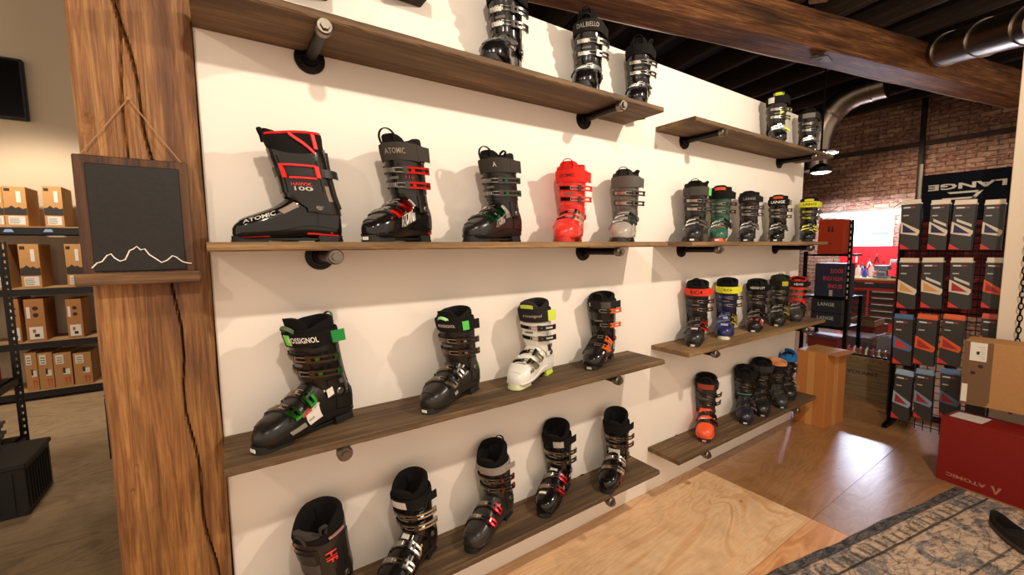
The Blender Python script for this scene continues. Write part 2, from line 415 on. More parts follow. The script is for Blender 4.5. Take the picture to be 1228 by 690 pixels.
    # power strap
    if g('strap') != '':
        sz0, sz1 = g('strap_z', (.268, .308)); mb = MB()
        ringslab(mb, lambda th: sz1+.006*(1-math.cos(th))/2, lambda th: sz0+.006*(1-math.cos(th))/2, .0085, .0035, None, 44, 4)
        patch(mb, cuff_pt, sz0-.001, sz1+.001, -.25, 1.55, 3, 14, .0075, .0115)      # overlapping end
        strap = mb.build('power_strap', fabric(g('strap', '#1b1a19')), t, True)
        b = MB(); patch(b, cuff_pt, sz0+.002, sz1-.002, g('tail0', 1.45), g('tail0', 1.45)+.5, 3, 5, lambda a, f: .0095+.016*f**1.5, lambda a, f: .0125+.016*f**1.5)
        b.build('strap_tail', fabric(g('tail', g('strap', '#1b1a19'))), strap, True)
        if g('stext'):
            mb = MB(); zc = (sz0+sz1)/2; th0 = g('sth', .12)
            put_text(mb, g('stext'), lambda a, b_: cuff_pt(zc+b_+.001, th0+a/.064, .0122), g('sth_h', .017), None, g('sw', .085), .015)
            mb.build('lettering', ink(g('stcol', '#d8d2c6')), strap)
        if g('spatch'):
            mb = MB(); c0, c1, colr = g('spatch'); patch(mb, cuff_pt, sz0+.004, sz1-.004, c0, c1, 3, 8, .010, .0121); mb.build('strap_patch', fabric(colr), strap, True)
    # buckles
    lev, lad = g('lever', '#8f8b86'), g('ladder', '#b9b2a8'); mlev = metal(lev, .3) if g('lmetal', True) else plastic(lev); mlad = metal(lad, .32); mband = plastic(g('band', '#141211'), .3)
    mlo = mlev if not g('lowlever') else metal(g('lowlever'), .3)
    mhw = metal('#57534f', .28) if g('lmetal', True) or 1 else mlev
    def cuff_buckle(z, w=.021):
        b = MB(); sl = lambda u, th: u+.008*(1-math.cos(th*.6))-.004*math.sin(th)
        patch(b, cuff_pt, z-w/2, z+w/2, -1.75, .55, 3, 18, .0045, .0085, None, sl)
        patch(b, cuff_pt, z-w*.62, z+w*.62, .55, 1.25, 3, 6, .0045, .0095, None, sl)
        patch(b, cuff_pt, z-w*.62, z+w*.62, -.75, -.62, 3, 3, .0045, .0110, None, sl)
        o = b.build('buckle', mband, t, True)
        b = MB(); patch(b, cuff_pt, z-w*.34, z+w*.34, -.62, .16, 2, 12, .008, .0108, None, sl)
        for k in range(7): patch(b, cuff_pt, z-w*.34, z+w*.34, -.56+k*.1, -.51+k*.1, 1, 1, .0105, .0135, None, sl)
        b.build('ladder', mlad, o)
        b = MB(); fl = lambda k: (lambda a, f: k+.020*f**1.6)
        patch(b, cuff_pt, z+w*.20, z+w*.52, .62, 1.62, 1, 8, fl(.010), fl(.0160), mlev if g('fulllever') else mhw, sl)
        patch(b, cuff_pt, z-w*.52, z-w*.20, .62, 1.62, 1, 8, fl(.010), fl(.0160), mlev if g('fulllever') else mhw, sl)
        patch(b, cuff_pt, z-w*.58, z+w*.58, .58, .80, 2, 3, .0085, .0175, mhw, sl)
        patch(b, cuff_pt, z-w*.36, z+w*.36, .95, 1.12, 2, 3, .0085, .0185, mlev, sl)
        patch(b, cuff_pt, z-w*.52, z+w*.52, 1.54, 1.68, 2, 2, lambda a, f: .0265, lambda a, f: .034, mlev, sl)
        b.build('lever', None, o, True)
        b = MB()
        for sg in (-1, 1): b.tube([cuff_pt(sl(z+sg*w*.30, th), th, .0140) for th in [.10+.075*i for i in range(8)]], .0016, None, 6)
        b.tube([cuff_pt(sl(z+w*.3*q, .10), .10, .0140) for q in (-1, -.5, 0, .5, 1)], .0016, None, 6)
        b.build('bail', metal('#b5b0a8', .25), o, True)
    def shell_buckle(x, w=.019, ws=1):
        b = MB(); sl = lambda u, tt_: u-.030*tt_
        patch(b, shell_pt, x-w/2, x+w/2, -.46, .10, 3, 14, .001, .0065, None, sl)
        patch(b, shell_pt, x-w*.66, x+w*.66, .12, .36, 3, 5, .001, .0060, None, sl)
        patch(b, shell_pt, x-w*.62, x+w*.62, -.26, -.20, 3, 3, .001, .0090, None, sl)
        o = b.build('buckle', mband, t, True)
        b = MB(); patch(b, shell_pt, x-w*.34, x+w*.34, -.20, .03, 2, 8, .006, .0090, None, sl)
        for k in range(6): patch(b, shell_pt, x-w*.34, x+w*.34, -.185+k*.036, -.168+k*.036, 1, 1, .0085, .0118, None, sl)
        b.build('ladder', mlad, o)
        b = MB(); fl = lambda k: (lambda a, f: k+.010*f*f)
        patch(b, shell_pt, x+w*.22, x+w*.58, .13, .39, 1, 6, fl(.005), fl(.0130), mlo, sl)
        patch(b, shell_pt, x-w*.58, x-w*.22, .13, .39, 1, 6, fl(.005), fl(.0130), mlo, sl)
        patch(b, shell_pt, x-w*.62, x+w*.62, .115, .175, 2, 2, .005, .0145, mhw, sl)
        patch(b, shell_pt, x-w*.4, x+w*.4, .22, .27, 2, 2, .005, .0155, mhw, sl)
        patch(b, shell_pt, x-w*.58, x+w*.58, .38, .415, 2, 2, .012, .0225, mlo, sl)
        b.build('lever', None, o, True)
        b = MB()
        for sg in (-1, 1): b.tube([shell_pt(sl(x+sg*w*.30, q), q, .0120) for q in [.0+.022*i for i in range(7)]], .0016, None, 6)
        b.tube([shell_pt(sl(x+w*.3*q, 0), 0, .0120) for q in (-1, 0, 1)], .0016, None, 6)
        b.build('bail', metal('#b5b0a8', .25), o, True)
    if style == 'race':
        for z in g('cz', (.232, .186)): cuff_buckle(z)
        for x in g('sx', (.092, .142)): shell_buckle(x)
    elif style == 'none':
        b = MB(); patch(b, cuff_pt, .205, .240, -1.8, .5, 3, 30, .004, .0085); b.build('buckle', plastic('#4a4541', .4), t, True)
    elif style == 'walk':         # one broad cuff strap, cable closure low down
        b = MB(); patch(b, cuff_pt, .212, .238, -1.8, 2.15, 3, 30, .004, .0085); patch(b, cuff_pt, .212, .238, 2.0, 2.9, 3, 8, lambda a, f: .006+.016*f, lambda a, f: .010+.016*f)
        o = b.build('buckle', plastic(g('band', '#24201d'), .4), t, True)
        b = MB()
        for (z0, z1, a0, a1) in ((.240, .246, .75, 1.85), (.202, .208, .95, 1.75), (.204, .246, .68, .84), (.207, .244, 1.78, 1.92)): patch(b, cuff_pt, z0, z1, a0, a1, 2, 8, .008, .015)
        b.build('lever', plastic(g('lever'), .35), o, True)
        if g('kneebands', True):
            mb = MB(); patch(mb, shell_pt, .045, .075, -.40, .28, 3, 18, .001, .005, None, lambda u, q: u-.03*q); mb.build('instep_strap', plastic(g('shell'), .3), t, True)
    # graphics: patches on shell or cuff
    gf = list(g('gfx', ())); rq = random.Random(label)
    if style == 'race' and g('marks', True):
        for q in range(4):
            a_, b_ = rq.uniform(-.05, .12), rq.uniform(.30, .52); gf.append(('d', a_, a_+rq.uniform(.008, .03), b_, b_+rq.uniform(.02, .05), rq.choice([g('mark', '#a8a39a'), '#6b665f', '#c9c3b8'])))
        gf.append(('c', .205, .213, -.3, .25, g('mark', '#6b665f'))); gf.append(('c', .135, .150, 1.75, 1.95, '#5b5650'))
    for k, (kind, a0, a1, b0, b1, colr) in enumerate(gf):
        mb = MB()
        if kind == 's': patch(mb, shell_pt, a0, a1, b0, b1, 5, 5, .0005, .0034)
        elif kind == 'd': # slanted on the shell side
            patch(mb, shell_pt, a0, a1, b0, b1, 5, 5, .0005, .0036, None, lambda u, q: u-.12*(q-b0))
        elif kind == 'c': patch(mb, cuff_pt, a0, a1, b0, b1, 5, 8, .002, .0068)
        elif kind == 'e': patch(mb, cuff_pt, a0, a1, b0, b1, 5, 8, .002, .0070, None, lambda u, q: u+.03*(q-b0))
        if kind == 'f': patch(mb, cuff_pt, a0, a1, b0, b1, 5, 10, .001, .0052, None, lambda u, q: u-.085*(q-b0))
        mb.build('graphic', ink(colr), lower if kind in 'sd' else cuff, True)
    for (kind, txt, a, b0, h, w, colr) in g('txt', ()):
        mb = MB()
        if kind == 's': put_text(mb, txt, lambda x_, y_: shell_pt(a-x_, b0-y_/.14, .0038), h, None, w, .02)
        elif kind == 'r': put_text(mb, txt, lambda x_, y_: cuff_pt(a-x_, b0+y_/.058, .0076), h, None, w, .02)
        else: put_text(mb, txt, lambda x_, y_: cuff_pt(a+y_, b0+x_/.058, .0072), h, None, w, .02)
        mb.build('lettering', ink(colr), lower if kind == 's' else cuff)
    return t
# ------------------------------------------------------------------ the boots on the shelves
BK = '#1a1715'
def boots():
    g1, g2, g3, g4 = 'ski boots on the long upper left shelf', 'ski boots on the eye-level left shelf', 'ski boots on the second lowest left shelf', 'ski boots on the lowest left shelf'
    h1, h2, h3, h4 = 'ski boots on the top right shelf', 'ski boots on the eye-level right shelf', 'ski boots on the second lowest right shelf', 'ski boots on the lowest right shelf'
    B = []
    def add(px, z, az, label, y=-.122, **k):
        k['group'] = k.pop('g'); d = at_y(px, 290, y); v = Vector((d.x, y, z)); toe = k.pop('toe', None)
        if toe: a_ = math.radians(az); v = Vector((toe[0], toe[1], z)) - Vector((math.sin(a_), math.cos(a_), 0))*.16*k.get('scale', 1)+Vector((.004, .012 if z < .5 else .002, 0))
        B.append((v, az, label, k))
    Z1, Z2, Z3, Z4 = 2.102, 1.474, .886, .282
    W = '#e9e4da'
    add(605, Z1, 232, 'glossy black ski boot with pale lettered buckle bands, leftmost on the high upper shelf', g=g1, shell=BK, gloss=1, ladder='#c9c4bb', lever='#3a3836', txt=(('c', 'mmn', .240, -.2, .012, .045, W), ('c', 'mmn', .193, -.2, .012, .045, W)), stext='', toe_label='')
    add(703, Z1, 232, 'glossy black ski boot with long hanging pull straps, middle one on the high upper shelf', g=g1, shell=BK, gloss=1, strap='#24211f', stext='DALBELLO', stcol='#8d8983', ladder='#c9c4bb', lever='#44413e', toe_label='', loop_r=.02, loops=('front', 'back', 'shin'), tongue_top=.352)
    add(762, Z1, 234, 'narrow plain black ski boot at the right end of the high upper shelf', g=g1, shell=BK, gloss=1, scale=.95, strap='#191716', stext='', ladder='#bdb8af', lever='#2f2d2b', toe_label='', loops=('front', 'side'))
    # eye-level left shelf
    add(349, Z2, 268, 'large black touring boot with red buckle frame and red collar, seen side on', y=-.118, cw=(1.30, 1.12), g=g2, shell='#181514', gloss=1, cuff='#1f1b19', style='walk', lever='#e2231d', strap='', liner='#1b1817', pad='#c41e1c', trim='#e2231d', tongue='#1d1918', tongue_top=.356, liner_top=.352, liner_dip=.010, cuff_front=.285, cuff_back=.300, heel='#161514', tall=.96, scale=.93, loop_r=.02, loops=('front',),
        txt=(('s', 'ATOMIC', .150, .33, .016, .085, '#c9c3b8'), ('c', '100', .172, 1.3, .013, .035, '#b8b2a7'), ('c', 'HAWX', .186, 1.25, .010, .04, '#d8321f')),
        gfx=(('d', .055, .10, .30, .42, '#7e6a5c'), ('c', .135, .185, 2.05, 2.25, '#7e6a5c'), ('s', -.06, -.03, .66, .70, '#e2231d'), ('s', -.075, .02, .73, .76, '#e2231d'), ('s', .125, .195, .73, .76, '#e2231d'), ('f', .335, .347, 1.35, 2.0, '#e2231d'), ('c', .30, .345, 2.0, 2.14, '#e2231d')))
    add(479, Z2, 238, 'black ski boot with red buckles and a wide grey logo strap', fulllever=1, g=g2, shell='#1b1716', gloss=1, cuff='#262120', lever='#c82a22', lmetal=True, lowlever='#e02a20', strap='#423c37', stext='ATOMIC', sw=.06, stcol='#8f877d', sth=.35, liner='#1b1918', loops=('front', 'back'), loop_r=.031, strap_z=(.262, .312), tall=1.02, heel='#161514',
        txt=(('s', 'ATOMIC', .075, .47, .017, .075, W), ('c', '110', .212, .9, .010, .03, '#d8321f')), gfx=(('d', .01, .055, .25, .42, '#a79f95'), ('s', -.075, -.045, .64, .70, '#e2231d')))
    add(592, Z2, 250, 'grey and black ski boot with small green buckles on the eye-level shelf', loop_r=.028, g=g2, shell='#26221f', cuff='#211e1c', lever='#27703f', strap='#3d3834', strap_z=(.262, .310), stext='A', sw=.014, sth=.5, stcol='#b9b2a7', liner='#1d1b1a', loops=('front', 'shin', 'side'), toe_label='', txt=(('s', 'ATOMIC', .080, .47, .012, .06, '#b9b2a7'),), gfx=(('d', .03, .105, .24, .45, '#8b8179'), ('s', .0, .04, .2, .5, '#776e67')))
    add(683, Z2, 233, 'bright red ski boot standing between the two grey ones', fulllever=1, g=g2, shell='#e8352b', cuff='#e8352b', band='#d92d24', lever='#d6362c', lmetal=False, ladder='#3b2220', strap='#e5332a', strap_z=(.258, .306), stext='ATOMIC', sw=.055, stcol='#2a1513', sth=-.1, sth_h=.013, liner='#cf2c25', tongue='#dd3028', loop='#d62f27', sole='#c32a22', toe_label='', lowlever='#e6b9a8', rivet='#b53a30', tail='#e5332a')
    add(748, Z2, 238, 'light grey ski boot with darker grey cuff, right end of the eye-level left shelf', g=g2, shell='#a39a8f', cuff='#5d5853', band='#3f3b38', lever='#47433f', strap='#5f5a55', strap_z=(.260, .308), stext='', liner='#34312f', loops=('front', 'side'), toe_label='', lowlever='#3c4a46', sole='#2a2826', gfx=(('s', .165, .19, -.4, -.3, '#c8604a'),))
    # second lowest left shelf
    add(372, Z3, 243, 'large black ski boot with green ROSSIGNOL cuff strap, nearest to the timber post', y=-.130, toe=(0.030, -0.192), tail0=1.75, g=g3, shell='#211e1b', cuff='#1d1a18', lever='#3f9a3a', ladder='#a5988a', strap='#181615', stext='ROSSIGNOL', sw=.078, sth=.66, stcol=W, spatch=(-.12, .16, '#7fdc5a'), tail='#2f8f45', padbadge='#36a94a', liner='#161413', loops=('shin', 'back'), loop='#5a6b50', scale=1.04, tongue_top=.350,
        gfx=(('d', .055, .10, .46, .60, W), ('d', .085, .115, .40, .48, '#c8382a'), ('s', .0, .03, .30, .42, W), ('e', .10, .125, 1.1, 1.4, W), ('d', .10, .15, .52, .58, '#8f8a80')), txt=(('s', 'ROSSIGNOL', -.03, .40, .008, .05, W),))
    add(532, Z3, 242, 'dark grey-green ski boot with thin pale green pull cord and green heel stripe', toe=(0.532, -0.199), g=g3, shell='#302c27', cuff='#2b2824', lever='#aaa59c', ladder='#a89c8e', strap='#1e1c1a', strap_z=(.266, .308), stext='ROSSIGNOL', sw=.055, sth=.20, sth_h=.011, stcol='#c9c3b8', spatch=(1.05, 1.5, '#5fd05a'), liner='#1c1a18', loops=('shin',), loop='#a6dc9a', sole='#1e1c19', gfx=(('d', -.065, -.05, .30, .60, '#3faa4f'), ))
    add(632, Z3, 246, 'white ski boot with black straps and yellow-green trim', y=-.126, toe=(0.913, -0.171), sth=.4, fulllever=1, g=g3, shell='#e8e5dc', cuff='#e8e5dc', band='#dedad0', lever='#2a2825', lmetal=False, ladder='#2a2825', strap='#2b2826', stext='rossignol', stcol='#a8a296', sw=.07, strap_z=(.256, .306), tail='#d4e85a', liner='#2a2725', tongue='#3a3733', badge='#d4e85a', sole='#dfe0b0', heel='#d4e85a', toe_label='', lowlever='#b9b49a', loops=(), txt=(('s', 'AII', .150, .40, .016, None, '#2a2825'),), gfx=(('s', .145, .155, -.1, .1, '#8a877c'), ('c', .12, .15, 1.35, 1.7, '#2a2825'), ('s', -.06, .03, .66, .71, '#d4e85a')))
    add(716, Z3, 243, 'black ski boot with orange buckle levers, right end of the second lowest left shelf', toe=(1.354, -0.154), fulllever=1, g=g3, shell='#23201e', cuff='#2a2725', lever='#e2672f', lmetal=False, ladder='#3a3632', strap='#2b2826', stext='X', sw=.013, sth=-.55, stcol=W, spatch=(.2, .9, '#57524c'), liner='#191716', loops=('front',), loop='#24211f', gloss=1, toe_label='#c9c3b8', rivet='#c9622f', gfx=(('s', .15, .165, .30, .36, W), ('s', -.05, .03, .60, .70, '#c9552a')), cz=(.262, .190))
    # lowest left shelf
    add(353, Z4, 232, 'black boot with red HF letters and a wide open collar, bottom edge', y=-.135, cw=(1.28, 1.24), scale=.98, tongue_top=.318, g=g4, shell='#1d1a19', cuff='#2b2725', style='none', lever='#e0392b', strap='', liner='#191716', pad='#1c1a19', tongue='#4a4541', liner_top=.345, liner_dip=.050, cuff_front=.272, cuff_back=.312, loops=('side', 'front'), loop='#3a3632', loop_r=.012, trim='#191716',
        txt=(('r', 'HF', .215, 1.15, .028, None, '#e0392b'),), gfx=(('c', .225, .262, -.75, -.35, '#d98572'), ('c', .165, .20, -.4, .6, '#4e4944'), ('c', .282, .290, 1.2, 1.9, '#b0807a')))
    add(476, Z4, 236, 'black ski boot with chrome buckles beside the red lettered one', y=-.125, fulllever=1, g=g4, shell='#1c1918', cuff='#191716', lever='#d7d3cb', ladder='#b9b4ab', strap='#1c1a18', strap_z=(.262, .300), stext='', spatch=(-.35, .35, '#d7d3cb'), liner='#161413', liner_top=.350, liner_dip=.034, tongue='#1b1918', tongue_top=.325, loops=(), gloss=1, txt=(('c', 'PRO', .228, -.5, .010, .035, '#b9b4ab'),), gfx=(('s', .05, .075, -.10, .06, W), ('d', -.075, -.065, .30, .62, '#b9b4ab')))
    add(592, Z4, 243, 'grey ski boot with red buckle levers and red heel stripe, low on the left', y=-.140, toe=(0.704, -0.178), g=g4, shell='#3a3734', cuff='#33302d', lever='#cf3039', ladder='#b3a89a', strap='#9b9087', strap_z=(.258, .288), stext='', liner='#151312', liner_top=.356, liner_dip=.046, tongue='#1b1918', tongue_top=.318, loops=('back',), sole='#1b1918', toe_label='', gfx=(('d', -.075, -.064, .26, .66, '#c9303a'), ('s', -.08, -.03, .67, .70, '#c9c3b8')))
    add(669, Z4, 240, 'glossy black ski boot with white throat panels and small red accents', y=-.138, toe=(1.069, -0.172), g=g4, shell='#171413', cuff='#171413', lever='#d7d3cb', lowlever='#c6303a', ladder='#b3a89a', strap='#171514', strap_z=(.262, .302), stext='', spatch=(.1, .8, '#b9b4ab'), liner='#131211', liner_top=.352, liner_dip=.040, tongue='#1b1918', tongue_top=.318, loops=(), gloss=1, toe_label='#3a3734', gfx=(('s', .045, .07, -.12, .08, W), ('d', -.03, -.02, .26, .62, W), ('s', .165, .175, -.2, .0, W)))
    add(739, Z4, 243, 'short black ski boot with white instep, right end of the lowest left shelf', y=-.140, toe=(1.424, -0.204), g=g4, shell='#161413', cuff='#171413', scale=.97, lever='#c6303a', lowlever='#d9cdc2', ladder='#b3a89a', strap='#191716', strap_z=(.258, .300), stext='', liner='#131211', liner_top=.354, liner_dip=.042, tongue='#1b1918', tongue_top=.318, loops=(), gloss=1, toe_label='', gfx=(('s', .02, .065, -.18, .18, '#e0dbd1'), ('s', .02, .16, .60, .64, '#c6303a'), ('c', .15, .165, -.5, .5, '#e0dbd1')))
    # top right shelf
    add(925, Z1, 240, 'black ski boot with yellow-green buckle ring on the top right shelf', g=h1, y=-.13, shell='#171513', gloss=1, scale=.96, lever='#c7d83a', lmetal=False, ladder='#bdb8af', strap='#1a1817', stext='', spatch=(-.9, -.3, '#d7d3cb'), badge='#b9c83a', gfx=(('e', .20, .22, .2, .9, '#c7d83a'),), toe_label='', tall=1.06)
    add(962, Z1, 243, 'plain black ski boot with grey strap at the far end of the top right shelf', g=h1, y=-.13, shell='#171513', gloss=1, scale=.93, lever='#4a4744', ladder='#a8a39a', strap='#2f2c2a', stext='', spatch=(-.6, .5, '#77726b'), toe_label='')
    # eye-level right shelf
    add(832, Z2, 241, 'charcoal ski boot with bright green strap tab beside the green shell boot', g=h2, shell='#2a2623', cuff='#2a2623', lever='#77726b', ladder='#c9c4bb', strap='#4a4641', strap_z=(.262, .306), stext='', tail='#5fe065', liner='#1b1918', loops=('front', 'side'), toe_label=W, gfx=(('s', .12, .14, -.05, .12, '#4fc060'),), scale=.98)
    add(862, Z2, 244, 'dark green ski boot with black collar and orange tongue badge', g=h2, shell='#2c5a45', cuff='#2b5642', band='#26483a', lever='#3a3a38', ladder='#b9b4ab', strap='#1a1817', strap_z=(.262, .306), stext='', liner='#171514', badge='#ef5a3c', loops=(), sole='#d8633c', gfx=(('s', .15, .158, -.2, .2, '#b8643a'), ('c', .262, .268, .2, .9, '#d8633c')), scale=.96)
    add(896, Z2, 247, 'black ski boot with dull logo strap standing right of the green shell boot', g=h2, shell='#23211f', cuff='#201e1c', lever='#8d8983', ladder='#bdb8af', strap='#24211f', stext='LANGE', sw=.06, sth=.1, stcol='#8d8983', liner='#1b1918', loops=(), scale=.93, toe_label='#c8d0d8', gfx=(('s', .13, .175, -.3, .3, '#33363f'),))
    add(931, Z2, 249, 'glossy black ski boot with white LANGE strap and orange tongue tab', g=h2, shell='#171513', gloss=1, scale=.93, lever='#57534e', ladder='#bdb8af', strap='#1a1817', stext='LANGE', sw=.075, sth_h=.02, sth=0, stcol=W, badge='#d8532f', liner='#1b1918', loops=(), tail='#8d8983')
    add(968, Z2, 250, 'black ski boot splashed with yellow at the far end of the eye-level right shelf', g=h2, shell='#191716', gloss=1, scale=.96, lever='#d9d94a', ladder='#d9d94a', lowlever='#e2dc6a', strap='#d8d33c', stext='LANGE', sw=.075, sth_h=.02, stcol='#1b1918', badge='#d8d33c', liner='#1b1918', loops=(), toe_label='', gfx=(('s', .12, .135, -.25, -.1, '#e2dc3a'), ('s', .15, .165, .05, .18, '#e2dc3a')))
    # second lowest right shelf
    add(832, Z3, 243, 'black ski boot with red strap reading RC4, first on its right hand shelf', toe=(2.134, -0.172), g=h3, shell='#2b2725', cuff='#1f1c1b', lever='#e0452f', ladder='#6a655f', strap='#e8412e', strap_z=(.262, .300), stext='RC4', sw=.055, sth_h=.022, sth=0, stcol='#221a18', liner='#1b1918', loops=('front',), loop_r=.026, tongue_top=.350, tall=1.06, toe_label='#d8d2c6', gfx=(('s', .145, .165, -.08, .08, '#c9c3b8'), ))
    add(868, Z3, 245, 'navy blue ski boot with yellow strap reading RC4', toe=(2.449, -0.17), g=h3, shell='#1f2350', cuff='#1d2148', band='#24285a', lever='#d8d84a', ladder='#8a8fb0', strap='#dfe03a', strap_z=(.258, .296), stext='RC4', sw=.035, sth_h=.014, sth=.1, stcol='#4a4a1f', liner='#141312', loops=('front',), sole='#d9d4b8', loop_r=.026, tall=1.05, gfx=(('s', .10, .12, -.06, .06, '#9aa0c8'), ('s', .165, .185, -.1, .1, '#9aa0c8'), ('s', .0, .05, .4, .6, '#d8d84a')))
    add(900, Z3, 248, 'black ski boot with white lettered strap next to the navy boot', toe=(2.812, -0.165), g=h3, shell='#1a1817', lever='#4a4744', ladder='#8a857d', strap='#171514', stext='NEXO LYT', sw=.075, stcol=W, liner='#1b1918', loops=('front',), scale=.98, toe_label=W, gfx=(('s', .13, .16, .25, .4, '#c9c3b8'), ('s', .165, .185, -.5, .5, '#b03a2c')))
    add(925, Z3, 250, 'dark olive ski boot with silver buckles and yellow dash on its collar', toe=(3.137, -0.16), g=h3, shell='#24231d', cuff='#1c1b18', lever='#c9c98a', ladder='#a8a596', strap='#1f1e19', stext='', spatch=(.2, .8, '#b8b43a'), liner='#26261f', tongue='#2c2c24', loops=('back',), scale=.98, toe_label='#d9cf8a', gfx=(('s', .02, .07, .40, .55, '#c9c98a'),), tall=1.04)
    add(952, Z3, 251, 'grey and red ski boot with striped red and black collar, last on its shelf', toe=(3.444, -0.15), g=h3, shell='#4a4541', cuff='#dd3a2c', band='#3f3b38', lever='#57534e', ladder='#a8a39a', strap='#1f1c1b', stext='HEAD', sw=.05, stcol=W, liner='#26211f', badge='#e0392b', trim='#c22e24', loops=('front',), scale=.94, toe_label='')
    # lowest right shelf
    add(843, Z4, 240, 'orange and grey ski boot standing alone at the near end of the lowest right shelf', y=-.14, toe=(2.296, -0.172), g=h4, shell='#ee5a2e', cuff='#4a4541', band='#3a3633', lever='#5a3226', ladder='#57534e', strap='#2b2826', stext='', spatch=(-.7, .6, '#a04a36'), tail='#e0dbd1', liner='#1b1918', loops=('front',), sole='#241f1d', toe_label='#c9a48f', cz=(.232, .180), tall=1.06, gfx=(('s', .12, .14, -.12, .06, '#e9e4da'),))
    add(895, Z4, 240, 'black ski boot with teal line and purple-grey toe on the lowest right shelf', y=-.14, toe=(2.751, -0.18), g=h4, shell='#2b2a38', cuff='#1d1b1b', band='#25222a', lever='#4a4744', ladder='#6a655f', strap='#1b1918', stext='', liner='#171514', loops=('front',), gfx=(('c', .152, .160, -.9, .9, '#3f8f8a'),), toe_label='#c9d0d0', lowlever='#8d8aa0')
    add(919, Z4, 240, 'all black ski boot with rounded collar right of the teal lined one', y=-.128, toe=(2.97, -0.185), g=h4, shell='#26221f', cuff='#1d1b19', lever='#3f3b38', ladder='#6a655f', strap='#3a3633', stext='', liner='#171514', loops=('front',), toe_label='#a8a39a', tall=1.05)
    add(934, Z4, 234, 'grey ski boot with peach coloured liner, half hidden near the shelf end', y=-.118, toe=(3.239, -0.192), g=h4, shell='#45423f', cuff='#26231f', lever='#57534e', ladder='#77726b', strap='#23201e', stext='', liner='#d9925f', tongue='#d9925f', pad='#d9925f', loops=(), scale=.92, toe_label='#b9b4ab')
    add(956, Z4, 236, 'black ski boot with bright blue collar nearest to the cardboard box', y=-.125, toe=(3.47, -.15), g=h4, shell='#26262c', cuff='#1b1a1c', lever='#d7d3cb', ladder='#8a857d', strap='#2f78b8', stext='', liner='#2a68a8', tongue='#25221f', badge='#2f78b8', loops=('front',), scale=1.0, toe_label='', gfx=(('s', -.03, .05, .35, .6, '#c9c3b8'),))
    for loc, az, label, k in B: make_boot(label, loc, az, k)
boots()

# ------------------------------------------------------------------ room shell
def wallmat(name, c, b_=.15):
    m, nt, b = nodes(name); v = mapping(nt, (1, 1, 1)); n1 = noise(nt, v, 1.3, 5, .3)
    col = mixc(nt, .5, c, ramp(nt, n1, [(.3, tuple(x*.93 for x in srgb(c))), (.7, srgb(c))]))
    nt.links.new(col, b.inputs['Base Color']); b.inputs['Roughness'].default_value = .75; b.inputs['Specular IOR Level'].default_value = .25
    bump(nt, b, noise(nt, v, 160, 3), b_, .001); return m
M_wall = wallmat('painted_wall', '#efe6da'); M_back = wallmat('back_wall_paint', '#cbb89c')
b = MB(); b.box((-.033, 0, 0), (3.842, .115, 2.44), bev=.004)
struct(b.build('wall_front', M_wall), 'off-white painted display wall carrying the boot shelves')
b = MB(); b.box((-4.5, 5.0, 0), (2.2, 5.15, 4.2)); struct(b.build('wall_back', M_back), 'beige rear wall behind the storage racks')
def brickmat():
    m, nt, b = nodes('brick')
    v = mapping(nt, (1, 1, 1)); sp_ = nt.nodes.new('ShaderNodeSeparateXYZ'); nt.links.new(v, sp_.inputs[0])
    cb = nt.nodes.new('ShaderNodeCombineXYZ'); nt.links.new(sp_.outputs['Y'], cb.inputs['X']); nt.links.new(sp_.outputs['Z'], cb.inputs['Y'])
    br = nt.nodes.new('ShaderNodeTexBrick'); nt.links.new(cb.outputs[0], br.inputs['Vector'])
    br.inputs['Scale'].default_value = 1; br.inputs['Brick Width'].default_value = .21; br.inputs['Row Height'].default_value = .071; br.inputs['Mortar Size'].default_value = .009; br.inputs['Mortar Smooth'].default_value = .3
    br.inputs['Color1'].default_value = C4('#7d5343'); br.inputs['Color2'].default_value = C4('#a88d76'); br.inputs['Mortar'].default_value = C4('#4a3a30'); br.inputs['Bias'].default_value = -.25
    n = noise(nt, v, 3, 8, .3, .75); col = mixc(nt, .7, br.outputs['Color'], ramp(nt, n, [(.3, '#6a4a3c'), (.5, '#c0a088'), (.68, '#ffeed8')]), 'MULTIPLY'); n2 = noise(nt, mapping(nt, (4, 7, 18)), 2.2, 4); col = mixc(nt, ramp(nt, n2, [(.5, (0, 0, 0)), (.72, (.55, .55, .55))]), col, '#b09478')
    nt.links.new(col, b.inputs['Base Color']); b.inputs['Roughness'].default_value = .9; bump(nt, b, br.outputs['Fac'], -.8, .01); return m
b = MB(); b.box((9.2, -3.2, 0), (9.4, 5.0, 4.2)); struct(b.build('wall_right', brickmat()), 'old red and tan brick wall behind the workshop bench')
b = MB(); b.box((2.2, 5.0, 0), (9.4, 5.15, 4.2)); struct(b.build('wall_north', wallmat('dark_wall_paint', '#2b1f17')), 'far side wall of the workshop')
